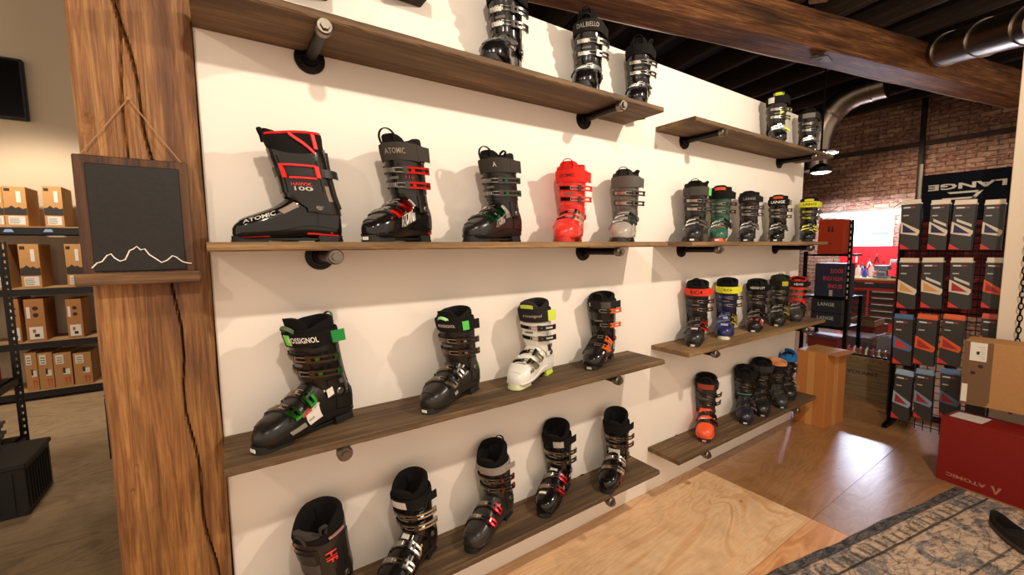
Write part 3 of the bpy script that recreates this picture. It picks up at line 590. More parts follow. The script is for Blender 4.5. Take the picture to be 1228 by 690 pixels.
# floor: plywood sheets laid with small gaps
bright = plywood('pale_plywood', '#eac092', '#f4d8b0', '#d29c68', .40, 3)
mids = [plywood('aged_plywood', '#a9794d', '#b88a5e', '#94683f', .33, 11, 1.0), plywood('worn_plywood', '#a5794f', '#b48a60', '#906541', .33, 23, 1.0)]
backs = [plywood('dusty_plywood', '#a58a66', '#b89c76', '#86694a', .6, 31), plywood('grey_plywood', '#9c8362', '#ad9370', '#7d654a', .6, 43)]
orange = plywood('orange_plywood', '#dda06c', '#ebbb8c', '#c5834e', .40, 57)
b = MB(); b.box((-5, -4, -.05), (9.4, 5.15, -.004), simple('underfloor', '#2a1d12', .9))
xs = [-4.82, -2.38, .06, 2.50, 4.94, 7.38, 9.4]; ys = [-4.0, -3.1, -1.88, -.66, .56, 1.78, 3.0, 4.22, 5.15]
for i in range(len(xs)-1):
    for j in range(len(ys)-1):
        x0, x1, y0, y1 = xs[i], xs[i+1], ys[j], ys[j+1]
        if x0 < 2.4 and x0 > -1 and y0 == -.66: m = bright
        elif y1 < .6 and x0 < 2.4: m = orange
        elif x0 > 2.4: m = mids[(i+j) % 2]
        else: m = backs[(i+j) % 2]
        b.box((x0+.001, y0+.001, -.02), (x1-.001, y1-.001, 0), m)
struct(b.build('floor'), 'plywood sheet floor, one new pale sheet near the display wall')
# ceiling
M_dark = wood('dark_joist_timber', '#140c07', '#2a1a0f', '#46301c', 'y', .85)
b = MB(); b.box((-5, -4, 4.2), (9.4, 5.15, 4.3)); struct(b.build('ceiling', wood('ceiling_deck', '#0d0907', '#1a120c', '#2a1d13', 'x', .9)), 'dark timber deck ceiling')

# ------------------------------------------------------------------ timber beam, post, joists
A = math.radians(-12.5)
def framed(L, w, h, ax, seed, amp=.004):
    """hewn timber: subdivided box with worn edges"""
    rnd = random.Random(seed); b = MB(); n = 40; rings = []
    for i in range(n+1):
        s = L*i/n; e = .012+.006*rnd.random(); pts = []
        for (a, c, da, dc) in ((0, 0, e, 0), (w, 0, -e, 0), (w, 0, 0, e), (w, h, 0, -e), (w, h, -e, 0), (0, h, e, 0), (0, h, 0, -e), (0, 0, 0, e)):
            pts.append((a+da+rnd.uniform(-amp, amp)*.5, c+dc+rnd.uniform(-amp, amp)*.5))
        rings.append([(s, p[0], p[1]) if ax == 'x' else ((p[0], s, p[1]) if ax == 'y' else (p[0], p[1], s)) for p in pts])
    b.loft(rings, None, True); return b
M_beam = wood('old_beam_timber', '#3e2410', '#84522c', '#c8935e', 'x', .65, .9, '#1d120b', .9, 4)
beam = framed(10.1, .30, .345, 'x', 5).build('ceiling_beam', M_beam); 
d12 = Vector((math.cos(A), math.sin(A), 0)); n12 = Vector((-math.sin(A), math.cos(A), 0))
beam.location = Vector((2.70, .78, 3.324)) - d12*3.3; beam.rotation_euler = (0, 0, A)
tag(beam, 'massive old brown timber beam crossing the room above the display wall', 'beam')
for k in range(15):
    o = framed(9, .09, .26, 'y', 20+k).build('ceiling_joist', M_dark)
    o.location = Vector((2.70, .78, 3.672)) + d12*(-1.9+.62*k) - n12*3.2; o.rotation_euler = (0, 0, A)
    tag(o, 'dark ceiling joist running across the top of the big beam', 'joist', 'dark ceiling joists')
# a bit of bracing, plate and cable on the beam
def B12(x, y, z): return Vector((2.70, .78, 0)) + d12*x + n12*y + Vector((0, 0, z))
t = thing('beam_bracket', 'small flat metal plate bracket under the beam beside the ducts', 'bracket', (0, 0, 0))
q = at_z(985, 68, 3.30)
b = MB(); b.box((-.10, -.075, -.012), (.10, .075, 0), M=Matrix.Translation(q+Vector((0, 0, -.02))) @ Matrix.Rotation(A+.35, 4, 'Z') @ Matrix.Rotation(.12, 4, 'X'), bev=.003); b.build('plate', metal('#6b5a4a', .5), t)
b = MB(); b.box((-.02, -.02, 0), (.02, .02, .10), M=Matrix.Translation(q+Vector((0, 0, -.035)))); b.build('stem', metal('#6b5a4a', .5), t)
b = MB(); b.tube([B12(-1+8*i/30, .304, 3.332+.004*math.sin(i)) for i in range(31)], .006, None, 6)
tag(b.build('beam_cable', plastic('#cfc6ba')), 'thin pale cable stapled along the lower edge of the beam', 'cable')
t2 = framed(1.5, .16, .16, 'x', 9).build('roof_brace', wood('brace_timber', '#2c150a', '#5a341c', '#7c5030', 'x'))
t2.location = B12(2.1, -.1, 3.672); t2.rotation_euler = (0, -.45, A+.9); tag(t2, 'short reddish timber brace resting on top of the big beam', 'brace')
# timber post, front face a height field with drying cracks
M_post = wood('post_timber', '#583418', '#9a6735', '#c79655', 'z', .62, 1.5, '#4c2812', 1, 2)
def crack1(z): return -.155+.010*math.sin(z*5)+.006*math.sin(z*17) + (.045*(1.75-z) if z < 2.4 else 0) + .02*math.sin(z*1.7)
def crack2(z): return -.188+.004*math.sin(z*13)+.010*(z-1.9)
X0, X1, YF, YB, ZT = -.284, -.0365, -.032, .215, 3.9
nx, nz = 74, 420; g = []
for i in range(nz+1):
    z = ZT*i/nz
    for j in range(nx+1):
        x = X0+(X1-X0)*j/nx; y = YF
        y += .016*max(0, 1-(x-X0)/.014)**2 + (.026+.006*math.sin(z*7)+.004*math.sin(z*31))*max(0, 1-(X1-x)/(.020+.005*math.sin(z*11)))**1.3
        w1 = .0022*(.6+.4*math.sin(z*3+1)); d = abs(x-crack1(z)); y += .030*max(0, 1-d/(w1+.002))
        if 1.6 < z < 2.6: y += .018*max(0, 1-abs(x-crack2(z))/.003)
        y += .0018*math.sin(x*160+3*math.sin(z*2.3))*math.sin(z*1.3+x*20)
        # knots and gouges
        for (kx, kz, kr, kd) in ((-.215, 1.08, .020, .004), (-.262, 1.77, .02, .012), (-.232, .86, .006, .006), (-.245, .80, .005, .006), (-.10, .74, .006, .006)):
            q_ = ((x-kx)**2+((z-kz)*.7)**2)**.5; y += kd*max(0, 1-q_/kr)
        g.append((x+.0016*math.sin(z*9+j*.01)*(1 if j in (0, nx) else 0), y, z))
b = MB(); fs = []
for i in range(nz):
    for j in range(nx): a = i*(nx+1)+j; fs.append((a, a+1, a+nx+2, a+nx+1))
N = len(g); g += [(X0, YB, 0), (X1, YB, 0), (X0, YB, ZT), (X1, YB, ZT)]
L = [i*(nx+1) for i in range(nz+1)]; Rr = [i*(nx+1)+nx for i in range(nz+1)]
fs.append(tuple([N, N+2]+L[::-1])); fs.append(tuple([N+3, N+1]+Rr)); fs.append((N+1, N+3, N+2, N))
fs.append(tuple([N+1, N]+list(range(0, nx+1)))); fs.append(tuple([N+2, N+3]+[nz*(nx+1)+j for j in range(nx, -1, -1)]))
b.add(g, fs)
post = tag(b.build('timber_post', M_post), 'thick cracked timber post standing at the left end of the display wall', 'post')

# chalkboard hanging on the post
t = thing('chalkboard_sign', 'small slate board with a white mountain line hanging on the timber post', 'sign', (-.175, -.035, 1.38))
def loc(x, y, z): return (x+.175, y+.035, z-1.38)
Mf = wood('board_frame_wood', '#2a170c', '#4a2e1a', '#6b4528', 'z', .7, 1, None, .6, 8)
b = MB(); b.box(loc(-.292, -.060, 1.395), loc(-.066, -.040, 1.692), bev=.003); fr_ = b.build('backing_board', Mf, t)
b = MB(); b.box(loc(-.305, -.080, 1.368), loc(-.055, -.036, 1.398), bev=.003); b.build('ledge', wood('ledge_wood', '#4e351f', '#7a5836', '#9a7850', 'x', .7, 1, None, .6, 3), t)
b = MB(); b.box(loc(-.270, -.064, 1.402), loc(-.086, -.0595, 1.672), bev=.002)
slate = b.build('slate', simple('slate', '#24211e', .55, 0, .35, 70, .3, vary=.25), t)
pts = [(0, 0), (.05, .045), (.10, .06), (.15, .115), (.19, .13), (.22, .09), (.27, .06), (.32, .075), (.37, .16), (.41, .175), (.44, .20), (.48, .165), (.52, .175), (.56, .12), (.62, .08), (.68, .04), (.74, .06), (.80, .105), (.84, .09), (.90, .045), (.95, .03), (1, .025)]
b = MB(); b.tube([loc(-.274+.200*x, -.0655, 1.412+.27*y) for x, y in pts], .0016, None, 6); b.build('chalk_drawing', ink('#efe9df'), slate)
b = MB()
for x in (-.280, -.078): b.tube([loc(x, -.052, 1.688), loc(-.178+(x+.178)*.5, -.046, 1.765), loc(-.178, -.044, 1.845)], .0016, None, 6)
b.lathe([(.0001, -.046+.035), (.004, -.046+.035), (.004, -.03+.035), (.0001, -.03+.035)], (-.178+.175, 0, 1.845-1.38), 'y', None, 10)
b.build('twine', fabric('#a5815a'), t)
b = MB(); b.lathe([(.0001, -.0640), (.007, -.0640), (.007, -.0600), (.0001, -.0600)], (-.285, 0, 1.0), 'y')

# ------------------------------------------------------------------ shelves
M_shelf = wood('weathered_shelf_wood', '#4a3722', '#755a3a', '#9c7c54', 'x', .75, .8, '#3a281b', .8, 1)
M_shelf2 = wood('light_shelf_wood', '#5f462c', '#8a6b42', '#ae8b5c', 'x', .75, .8, '#5a3e28', .7, 6)
M_pipe = metal('#2b2724', .42)
def shelf(x0, x1, zu, label, group, mat, bx, dep=.24, th=.024):
    zu += .006; dd = dep-.24
    t = thing('wall_shelf', label, 'shelf', ((x0+x1)/2, 0, zu), 0, group); cx = (x0+x1)/2
    b = MB(); n = 60; rings = []; rnd = random.Random(int(zu*100+x0*10))
    for i in range(n+1):
        x = x0+(x1-x0)*i/n-cx; j = rnd.uniform(-.0012, .0012)
        rings.append([(x, -.002, 0), (x, -.002, th), (x, -.235+j-dd, th), (x, -.240+j-dd, th-.004), (x, -.2405-j-dd, .004), (x, -.236+j-dd, 0)])
    b.loft(rings, None, True)
    # sawn ridges on the front edge
    o = b.build('board', mat, t)
    for X in bx:
        k = MB(); z = -.0185
        k.tube([(X-cx, -.012, z), (X-cx, -.225-dd, z)], .0165, None, 18)
        br = k.build('bracket_pipe', M_pipe, t, True)
        k = MB(); k.lathe([(.0001, -.0005), (.045, -.0005), (.046, -.004), (.045, -.008), (.026, -.010), (.023, -.024), (.0001, -.024)], (X-cx, 0, z), 'y', None, 32)
        for a in range(4): k.lathe([(.0001, -.0085), (.0045, -.0085), (.0045, -.0102), (.0001, -.0102)], (X-cx+.035*math.cos(a*PI/2+.6), 0, z+.035*math.sin(a*PI/2+.6)), 'y', None, 10)
        k.build('flange', M_pipe, br, True)
        k = MB(); k.lathe([(.0001, -.220), (.0215, -.220), (.0225, -.224), (.0225, -.243), (.019, -.249), (.0001, -.249)], (X-cx, -dd, z), 'y', None, 24)
        k.lathe([(.0001, -.247), (.013, -.247), (.0125, -.258), (.0001, -.258)], (X-cx, -dd, z), 'y', None, 6)
        k.build('end_cap', metal('#7d746a', .38), br)
    return t
LB, RB = (.265, 1.458), (2.257, 3.42)
gr = 'reclaimed plank shelves on pipe brackets'
shelf(-.033, 1.742, 2.070, 'long plank shelf highest on the left half of the white wall', gr, M_shelf, LB)
shelf(-.033, 1.795, 1.444, 'eye-level plank shelf beside the timber post, seen edge on', gr, M_shelf2, LB)
shelf(-.033, 1.795, .856, 'second lowest plank shelf on the left, carrying the white boot', gr, M_shelf, LB)
shelf(-.033, 1.822, .252, 'lowest plank shelf on the left, just above the skirting', gr, M_shelf, LB, .205)
shelf(1.998, 3.705, 2.072, 'short plank shelf highest on the right half of the wall', gr, M_shelf, RB)
shelf(1.998, 3.70, 1.444, 'eye-level plank shelf right of the wall gap, carrying the green boot', gr, M_shelf2, RB)
shelf(1.998, 3.74, .858, 'second lowest plank shelf on the right, carrying the navy blue boot', gr, M_shelf2, RB)
shelf(1.985, 3.74, .252, 'lowest plank shelf on the right, reaching the cardboard box', gr, M_shelf, RB, .21)
for (xa, xb, z, lab) in ((.05, .328, 2.250, 'short dark wooden block shelf above the long shelf, nearer to the post'), (.48, .650, 2.325, 'short dark wooden block shelf above the long shelf, farther from the post')):
    b = MB(); b.box((xa, -.13, z), (xb, 0, z+.045), bev=.004)
    tag(b.build('block_shelf', M_dark), lab, 'shelf', 'small block shelves high on the wall')
b = MB(); b.lathe([(.0001, 0), (.012, 0), (.012, .30), (.0001, .30)], (.155, -.225, 2.101), 'z')
tag(b.build('metal_tube', metal('#b8b0a4', .3)), 'slim bright metal tube standing on the left end of the top shelf', 'tube')
# ------------------------------------------------------------------ left background: storage racks with shoe boxes
def rack(name, label, x0, x1, y0, y1, zs, ztop, deck, loc=(0, 0, 0), group=None, nup=3):
    t = thing(name, label, 'rack', (x0, y0, 0), 0, group); m = metal('#1b1918', .5); m.node_tree.nodes['Principled BSDF'].inputs['Metallic'].default_value = .3
    W_, Dp = x1-x0, y1-y0
    for k in range(nup):
        for yy in (0, Dp-.045):
            b = MB(); x = (W_-.045)*k/(nup-1)
            # perforated angle upright: front web built of rungs between keyhole slots
            n = int(ztop/.05)
            b.box((x, yy, 0), (x+.012, yy+.045, ztop)); b.box((x+.033, yy, 0), (x+.045, yy+.006, ztop)); b.box((x+.012, yy, 0), (x+.018, yy+.005, ztop))
            for i in range(n): b.box((x+.018, yy, i*.05), (x+.033, yy+.005, i*.05+.030))
            b.build('upright', m, t)
    for z in zs:
        b = MB(); b.box((.012, .01, z-.075), (W_-.012, .03, z-.006)); b.box((.012, Dp-.03, z-.075), (W_-.012, Dp-.01, z-.006)); b.box((.012, .03, z-.05), (.03, Dp-.03, z-.01)); b.box((W_-.03, .03, z-.05), (W_-.012, Dp-.03, z-.01))
        b.build('shelf_beam', m, t)
        b = MB(); b.box((.046, .006, z-.010), (W_-.046, Dp-.046, z)); b.build('shelf_deck', deck, t)
    return t
ply = wood('particle_deck', '#8a6a44', '#b08c60', '#c8a678', 'x', .8)
FY = 4.45
zs = [at_y(60, 272, FY).z, at_y(75, 344, FY).z, at_y(75, 407, FY).z, at_y(90, 465, FY).z+.02]
rack('storage_rack', 'black steel rack of shoe boxes against the rear wall left of the post', -3.1, -1.075, FY, 4.93, zs, 2.10, ply)
def shoebox(x0, x1, y, z0, h, d, label, group, c='#a98053', style=0, rnd=0):
    t = thing('shoe_box', label, 'box', ((x0+x1)/2, y, z0), 0, group); w = (x1-x0)/2
    b = MB(); b.box((-w, 0, 0), (w, d, h), bev=.002); b.build('carton', card(c), t)
    b = MB()
    if style == 0:     # dark jagged mountain print with label below
        dk = ink('#2b211a'); pk = ink('#d9d2c4')
        b.prism([(-w*.98, h*.28), (w*.98, h*.28), (w*.98, h*.46), (w*.6, h*.44), (w*.3, h*.49), (0, h*.46), (-w*.35, h*.52), (-w*.6, h*.47), (-w*.98, h*.45)], 0, .0012, dk, Matrix(((1, 0, 0, 0), (0, 0, -1, 0), (0, 1, 0, 0), (0, 0, 0, 1))))
        b.box((-w*.7, -.002, h*.04), (w*.75, 0, h*.25), pk); b.box((w*.15, -.002, h*.60), (w*.55, 0, h*.88), pk)
        b.box((-w*.85, -.002, h*.88), (-w*.35, 0, h*.95), dk)
        for k in range(5): b.box((-w*.6, -.003, h*(.07+.032*k)), (w*(.2+.08*(k % 3)), -.002, h*(.078+.032*k)), dk)
    elif style == 1:
        dk = ink('#2b1c16'); pk = ink('#d9d2c4')
        b.box((-w*.7, -.002, h*.05), (w*.7, 0, h*.34), pk); b.box((-w*.8, -.002, h*.55), (-w*.45, 0, h*.82), pk)
        for q in ((0, .62), (0, .78)): b.lathe([(.0001, -.002), (w*.3, -.002), (w*.3, 0), (.0001, 0)], (w*q[0]+w*.1, 0, h*q[1]), 'y', dk, 14)
        b.box((-w*.2, -.003, h*.1), (w*.3, -.002, h*.17), dk); b.box((-w*.35, -.003, h*.2), (-w*.05, -.002, h*.28), ink('#a8352a'))
    else:
        pk = ink('#cfc6b4'); dk = ink('#2b211a'); rd = ink('#b03a26')
        b.box((-w*.75, -.002, h*.68), (w*.15, 0, h*.95), pk); b.box((-w*.05, -.002, h*.36), (w*.75, 0, h*.52), pk); b.box((-w*.05, -.003, h*.40), (w*.25, -.002, h*.56), dk)
        for k in range(3): b.box((-w*.6, -.003, h*(.72+.07*k)), (w*.0, -.002, h*(.74+.07*k)), dk)
        for k in (0, 1): b.prism([(w*(.05+.4*k), h*.26), (w*(.35+.4*k), h*.28), (w*(.25+.4*k), h*.08), (w*(.13+.4*k), h*.08), (w*(.2+.4*k), h*.23), (w*(.04+.4*k), h*.22)], 0, .002, rd, Matrix(((1, 0, 0, 0), (0, 0, -1, 0), (0, 1, 0, 0), (0, 0, 0, 1))))
    b.build('printed_panel', None, t); return t
def row(z, pairs, ty, style, group, labs, c='#b98a55'):
    for (a, b_), lab in zip(pairs, labs):
        pa, pb = at_y(a, 290 if z > 1 else 400, FY+.02), at_y(b_, 290 if z > 1 else 400, FY+.02); h = at_y((a+b_)/2, ty, FY+.02).z-z
        shoebox(pa.x, pb.x, FY+.02, z+.001, h, .34, lab, group, c, style)
row(zs[0], [(-24, -3), (-2, 9), (9.5, 37), (57, 80)], 224, 0, 'brown boot boxes on the top rack shelf', ['brown carton with mountain print, cut by the left photo edge', 'narrow slice of a brown carton at the left photo edge of the top rack shelf', 'brown carton with mountain print, middle of the top rack shelf', 'brown carton with mountain print beside the rack upright, top shelf'])
row(zs[1], [(-20, 6), (20, 45), (76, 97)], 293, 0, 'brown boot boxes on the second rack shelf', ['brown carton partly outside the photo on the second rack shelf', 'brown carton with mountain print on the second rack shelf', 'brown carton with mountain print beside the upright, second rack shelf'])
row(zs[2], [(13, 26), (32, 56), (82, 101)], 359, 1, 'brown boxes with two dark holes', ['narrow brown box behind the near rack upright, third shelf', 'brown box with two dark holes in the middle of the third shelf', 'brown box with two dark holes at the right end of the third shelf'], '#a87445')
row(zs[3], [(25, 40), (41, 59), (60, 82), (84, 106)], 424, 2, 'cartons with red marks on the lowest rack shelf', ['carton with red marks, leftmost on the lowest rack shelf', 'carton with red marks and dark window, second on the lowest rack shelf', 'carton with red marks, third on the lowest rack shelf', 'carton with red marks beside the right upright, lowest rack shelf'], '#a5794b')
for px in (46, 128*.93):
    pass
for k, px in enumerate((10, 58)):
    q = at_y(px, 277, FY+.006); b = MB(); b.prism([(-.035, -.012), (.035, -.012), (.022, .016), (-.020, .016)], 0, .002, None, Matrix.Translation(q) @ Matrix.Rotation(PI/2, 4, 'X'))
    tag(b.build('blue_tag', ink('#7f9bc0')), ('blue paper tag taped on the rack edge, left of the two', 'blue paper tag taped on the rack edge near its upright')[k], 'tag', 'blue tags on the rack')
# nearer rack cut by the left edge
NY = 2.98
nx_ = at_y(33, 532, NY).x
rack('storage_rack', 'nearer black perforated rack entering at the left photo edge', nx_-1.3, nx_+.02, NY-.48, NY+.02, [.12, .56], 1.53, metal('#2a2725', .5))
for k, (zz, hh, cc, lab) in enumerate(((.561, .10, '#b5242a', 'flat red carton on the near rack at the left edge of the photo'), )):
    b = MB(); b.box((nx_-.40, NY-.36, zz), (nx_-.07, NY-.05, zz+hh), card(cc), bev=.002); b.box((nx_-.30, NY-.361, zz+.02), (nx_-.15, NY-.36, zz+.06), ink('#e0d8cc')); tag(b.build('red_carton'), lab, 'box')
for k, (zz, c_, lab) in enumerate(((.121, '#8f8a80', 'pale bundle of brochures low on the near rack at the left edge'),)):
    b = MB()
    for i in range(6): b.box((nx_-.42+.01*(i % 2), NY-.36, zz+.025*i), (nx_-.10+.012*(i % 3), NY-.06, zz+.025*i+.022), simple('paper', c_, .8))
    tag(b.build('brochure_stack'), lab, 'brochures')
# black crate bottom left
q = at_z(34, 620, 0)
t = thing('storage_crate', 'black ribbed plastic crate on the floor at the lower left edge', 'crate', (q.x-.28, q.y+.02, 0))
mcr = plastic('#14120f', .5); b = MB(); h = .30
b.box((-.30, 0, 0), (.28, .012, h-.03)); b.box((-.30, .388, 0), (.28, .40, h-.03)); b.box((-.30, .012, 0), (-.288, .388, h-.03)); b.box((.268, .012, 0), (.28, .388, h-.03)); b.box((-.288, .012, 0), (.268, .388, .012))
for k in range(9): b.box((-.27+.062*k, -.006, .03), (-.262+.062*k, 0, h-.05)); b.box((.28, .03+.04*k, .03), (.286, .038+.04*k, h-.05))
b.build('crate_body', mcr, t)
b = MB(); b.box((-.31, -.012, h-.03), (.29, .412, h), bev=.006); b.build('crate_lid', mcr, t)
# stool hidden behind the post, one leg showing
q = at_z(132, 551, 0)
t = thing('work_stool', 'black metal stool mostly hidden behind the timber post, one leg showing', 'stool', (q.x+.17, q.y+.17, 0))
b = MB(); b.box((-.17, -.17, .44), (.17, .17, .47), bev=.008); b.build('seat', mcr, t)
for sx in (-1, 1):
    for sy_ in (-1, 1): b = MB(); b.box((sx*.155-.015, sy_*.155-.015, 0), (sx*.155+.015, sy_*.155+.015, .44), bev=.003); b.build('leg', mcr, t)
# dark screen on the rear wall
p = at_y(36, 146, 4.97); b = MB(); b.box((p.x-1.0, 4.93, p.z), (p.x, 4.998, p.z+.60), bev=.01)
t = tag(b.build('wall_screen', plastic('#0c0b0a', .5)), 'black screen hung high on the rear wall', 'screen')
b = MB(); b.box((p.x-.975, 4.926, p.z+.025), (p.x-.025, 4.9305, p.z+.575)); b.build('display_glass', gloss('#050505'), t)

# ------------------------------------------------------------------ right background
def box_at(name, X, u0, v0, u1, v1, dx, mat, label, cat, group=None, bev=.004, base=None):
    a, c = at_x(u0, v0, X), at_x(u1, v1, X); z0 = c.z if base is None else base
    b = MB(); b.box((X, c.y, z0), (X+dx, a.y, a.z), bev=bev); o = b.build(name, mat)
    return tag(o, label, cat, group) if label else o
# cardboard box standing under the end of the lowest right shelf
t = thing('cardboard_box', 'tall brown cardboard box on the floor at the end of the lowest shelf', 'box', (3.83, -.235, 0), math.radians(-6))
M_card = card('#b8763c'); H = .60
b = MB(); b.box((0, 0, 0), (.30, .222, H), bev=.003); b.build('carton', M_card, t)
b = MB(); b.box((-.001, .085, .0), (.0, .135, H), None); b.box((.12, -.001, 0), (.18, 0, H), None); b.box((-.0015, .0, H), (.30, .222, H+.0015), None); b.build('packing_tape', simple('tape', '#c98f50', .3), t)
b = MB(); b.prism([(0, 0), (.30, 0), (.295, -.07), (.01, -.07)], H-.002, H+.001, None, Matrix.Translation((0, 0, 0))); b.build('flap', M_card, t)

# white column with a chain and the big brown carton in front
p = at_x(1185, 500, 4.0)
b = MB(); b.box((4.0, -2.6, 0), (4.16, p.y, 2.9), bev=.003); struct(b.build('wall_column', wallmat('panel_paint', '#d9c7af')), 'pale partition panel at the right edge of the photo')
t = tag(MB().box((3.78, -2.2, 0), (3.79, -2.19, .001)).build('hanging_chain', None), 'black chain hanging in front of the pale panel', 'chain') if False else None
b = MB(); 
for i in range(46):
    z = .42+.036*i; pts = [Vector((0, .010*math.cos(a), .022*math.sin(a))) for a in [2*PI*k/10 for k in range(11)]]
    if i % 2: pts = [Vector((q_.y, 0, q_.z)) for q_ in pts]
    c0 = at_x(1222, 390, 3.96); b.tube([Vector((c0.x, c0.y-.03*(z-1)/1.2*0, z))+q_ for q_ in pts], .0036, None, 5, False)
tag(b.build('hanging_chain', metal('#1a1715', .5)), 'black chain hanging in front of the pale panel at the right edge', 'chain')
a, c = at_x(1157, 408, 3.7), at_x(1185, 490, 3.7)
t = thing('shipping_carton', 'large brown carton with white shipping label and two round holes, right edge', 'box', (3.7, a.y, c.z))
h = a.z-c.z; b = MB(); b.box((0, -.62, 0), (.20, 0, h), card('#a87a4b'), bev=.003); b.build('carton', None, t)
b = MB(); wl = (a.y-c.y)
poly = [(0, .0), (wl*.75, .0), (wl*.93, .012), (wl, .035), (wl, h-.002), (0, h-.002)]
b.prism([(-x, y) for x, y in poly], 0, .0022, card('#6e5238'), Matrix(((0, 0, -1, 0), (1, 0, 0, 0), (0, 1, 0, 0), (0, 0, 0, 1)))); pn = b.build('end_panel', None, t)
b = MB(); b.box((-.0040, -wl*.80, h*.70), (-.0022, -wl*.22, h*.985), ink('#d8cfc0')); b.box((-.0040, -wl*.24, h*.04), (-.0022, -.004, h*.32), ink('#d8cfc0'))
b.box((-.005, -wl*.55, h*.80), (-.004, -wl*.45, h*.85), ink('#1b1918'))
for k in range(6): b.box((-.0050, -wl*.74, h*(.74+.035*k)), (-.004, -wl*(.5 if k % 2 else .6), h*(.745+.035*k)), ink('#77706a'))
b.build('shipping_label', None, pn)
b = MB()
for q in ((.62, .62), (.38, .51)): b.lathe([(.0001, -.0030), (.011, -.0030), (.011, -.0022), (.0001, -.0022)], (0, -wl*q[0], h*q[1]), 'x', None, 14)
b.build('punch_hole', ink('#1e130c'), pn)
mw = wood('ledge_board', '#5a3c22', '#7e5a36', '#9c764c', 'y')
b = MB(); b.box((3.72, a.y-.60, c.z-.025), (3.999, a.y-.34, c.z-.001), bev=.004); tag(b.build('support_ledge', mw), 'short wooden ledge on the pale panel, holding up the large brown carton', 'ledge')

# red ski boot carton on the floor, upside down
q0 = at_z(1122, 573, 0); q1 = at_z(1228, 612, 0); dr = (q1-q0).normalized(); rz = math.atan2(dr.y, dr.x)+PI/2
t = thing('boot_carton', 'long red carton with pale upside-down lettering standing on the floor by the rug', 'box', (q0.x, q0.y, 0), rz)
mr = simple('red_carton_print', '#7c130c', .45, 0, .2, 60, .4, vary=.06); L, Wd, H = 1.05, .235, .395
b = MB(); b.box((0, -L, 0), (Wd, 0, H), bev=.003); b.build('carton', mr, t)
b = MB(); b.box((-.001, -L, H-.012), (Wd+.001, 0, H+.002), bev=.001); b.build('lid_edge', mr, t)
b = MB(); b.box((.05, -.16, H+.002), (.19, -.02, H+.003)); b.build('paper_label', ink('#cfc4b6'), t)
b = MB(); f_ = flat((-.0012, -.13, .052), (0, 1, 0), (0, 0, -1)); put_text(b, 'ATOMIC', f_, .022, None, .17, .03)
f_ = flat((-.0012, -.255, .052), (0, 1, 0), (0, 0, -1))
P3 = lambda pts: b.add([f_(x, y) for x, y in pts], [tuple(range(len(pts)))])
P3([(-.022, -.02), (-.010, -.02), (.004, .024), (-.003, .024)]); P3([(.022, -.02), (.010, -.02), (.0, .012), (.003, .024)])
for k in range(5):
    for j in range(3): b.box((-.0012, -.42-.018*j-.01*(k % 2), .20+.022*k), (-.0008, -.410-.018*j, .205+.022*k))
b.build('lettering', ink('#b0705a'), t)

# rug
ra = math.radians(-10.8); O = at_z(920, 690, 0)
def rugmat():
    m, nt, b = nodes('distressed_rug'); v = mapping(nt, (1, 1, 1)); sp_ = nt.nodes.new('ShaderNodeSeparateXYZ'); nt.links.new(v, sp_.inputs[0])
    def M(op, a, b_=None, c_=None):
        n = nt.nodes.new('ShaderNodeMath'); n.operation = op
        for i, s in enumerate((a, b_, c_)):
            if s is None: continue
            if isinstance(s, (int, float)): n.inputs[i].default_value = s
            else: nt.links.new(s, n.inputs[i])
        return n.outputs[0]
    wob = noise(nt, v, 6, 3); w_ = M('MULTIPLY', M('SUBTRACT', wob, .5), .012)
    edge = M('MINIMUM', M('MULTIPLY', sp_.outputs['Y'], -1), M('SUBTRACT', 1.98, sp_.outputs['X'])); edge = M('ADD', edge, w_)
    fl = noise(nt, mapping(nt, (7, 18, 1)), 2.6, 8, .8, .75)
    motif = noise(nt, mapping(nt, (1, 1, 1), (3, 1, 0)), 4.6, 5, 1.2, .6)
    vor = nt.nodes.new('ShaderNodeTexVoronoi'); vor.feature = 'DISTANCE_TO_EDGE'; vor.inputs['Scale'].default_value = 9; nt.links.new(mapping(nt, (1, 1.4, 1)), vor.inputs['Vector'])
    beige, blue, dk = '#bfa58c', '#525358', '#2a2828'
    col = ramp(nt, fl, [(.33, dk), (.41, '#8a786a'), (.52, beige), (.75, '#d2b69c')])
    col = mixc(nt, ramp(nt, motif, [(.50, (0, 0, 0)), (.57, (.8, .8, .8))]), col, ramp(nt, fl, [(.33, '#2a2c30'), (.52, '#66676a'), (.7, '#a8988a')]))
    col = mixc(nt, ramp(nt, vor.outputs['Distance'], [(.0, (.6, .6, .6)), (.035, (0, 0, 0))]), col, '#332d2a')
    def band(a, b_, c_, s):
        nonlocal col
        f = M('MULTIPLY', M('GREATER_THAN', edge, a), M('LESS_THAN', edge, b_)); f = M('MULTIPLY', f, s); col = mixc(nt, f, col, c_)
    band(-.1, .040, ramp(nt, fl, [(.4, '#222328'), (.55, '#4e4e50'), (.7, '#8a8076')]), .9); band(.040, .048, dk, .8); band(.125, .137, dk, .85); band(.36, .37, dk, .7); band(.42, .43, dk, .7)
    # dashes in the guard border
    sx_ = M('SINE', M('MULTIPLY', sp_.outputs['X'], 95)); f = M('MULTIPLY', M('GREATER_THAN', sx_, .55), M('MULTIPLY', M('GREATER_THAN', edge, .07), M('LESS_THAN', edge, .122))); col = mixc(nt, M('MULTIPLY', f, .7), col, '#4a3f38')
    nt.links.new(col, b.inputs['Base Color']); b.inputs['Roughness'].default_value = .95; b.inputs['Specular IOR Level'].default_value = .1
    bump(nt, b, noise(nt, v, 300, 3), .5, .002); return m
b = MB(); nxr, nyr = 90, 40; g = []
x0r, x1r, y0r, y1r = -.9, 1.66, -1.9, 0
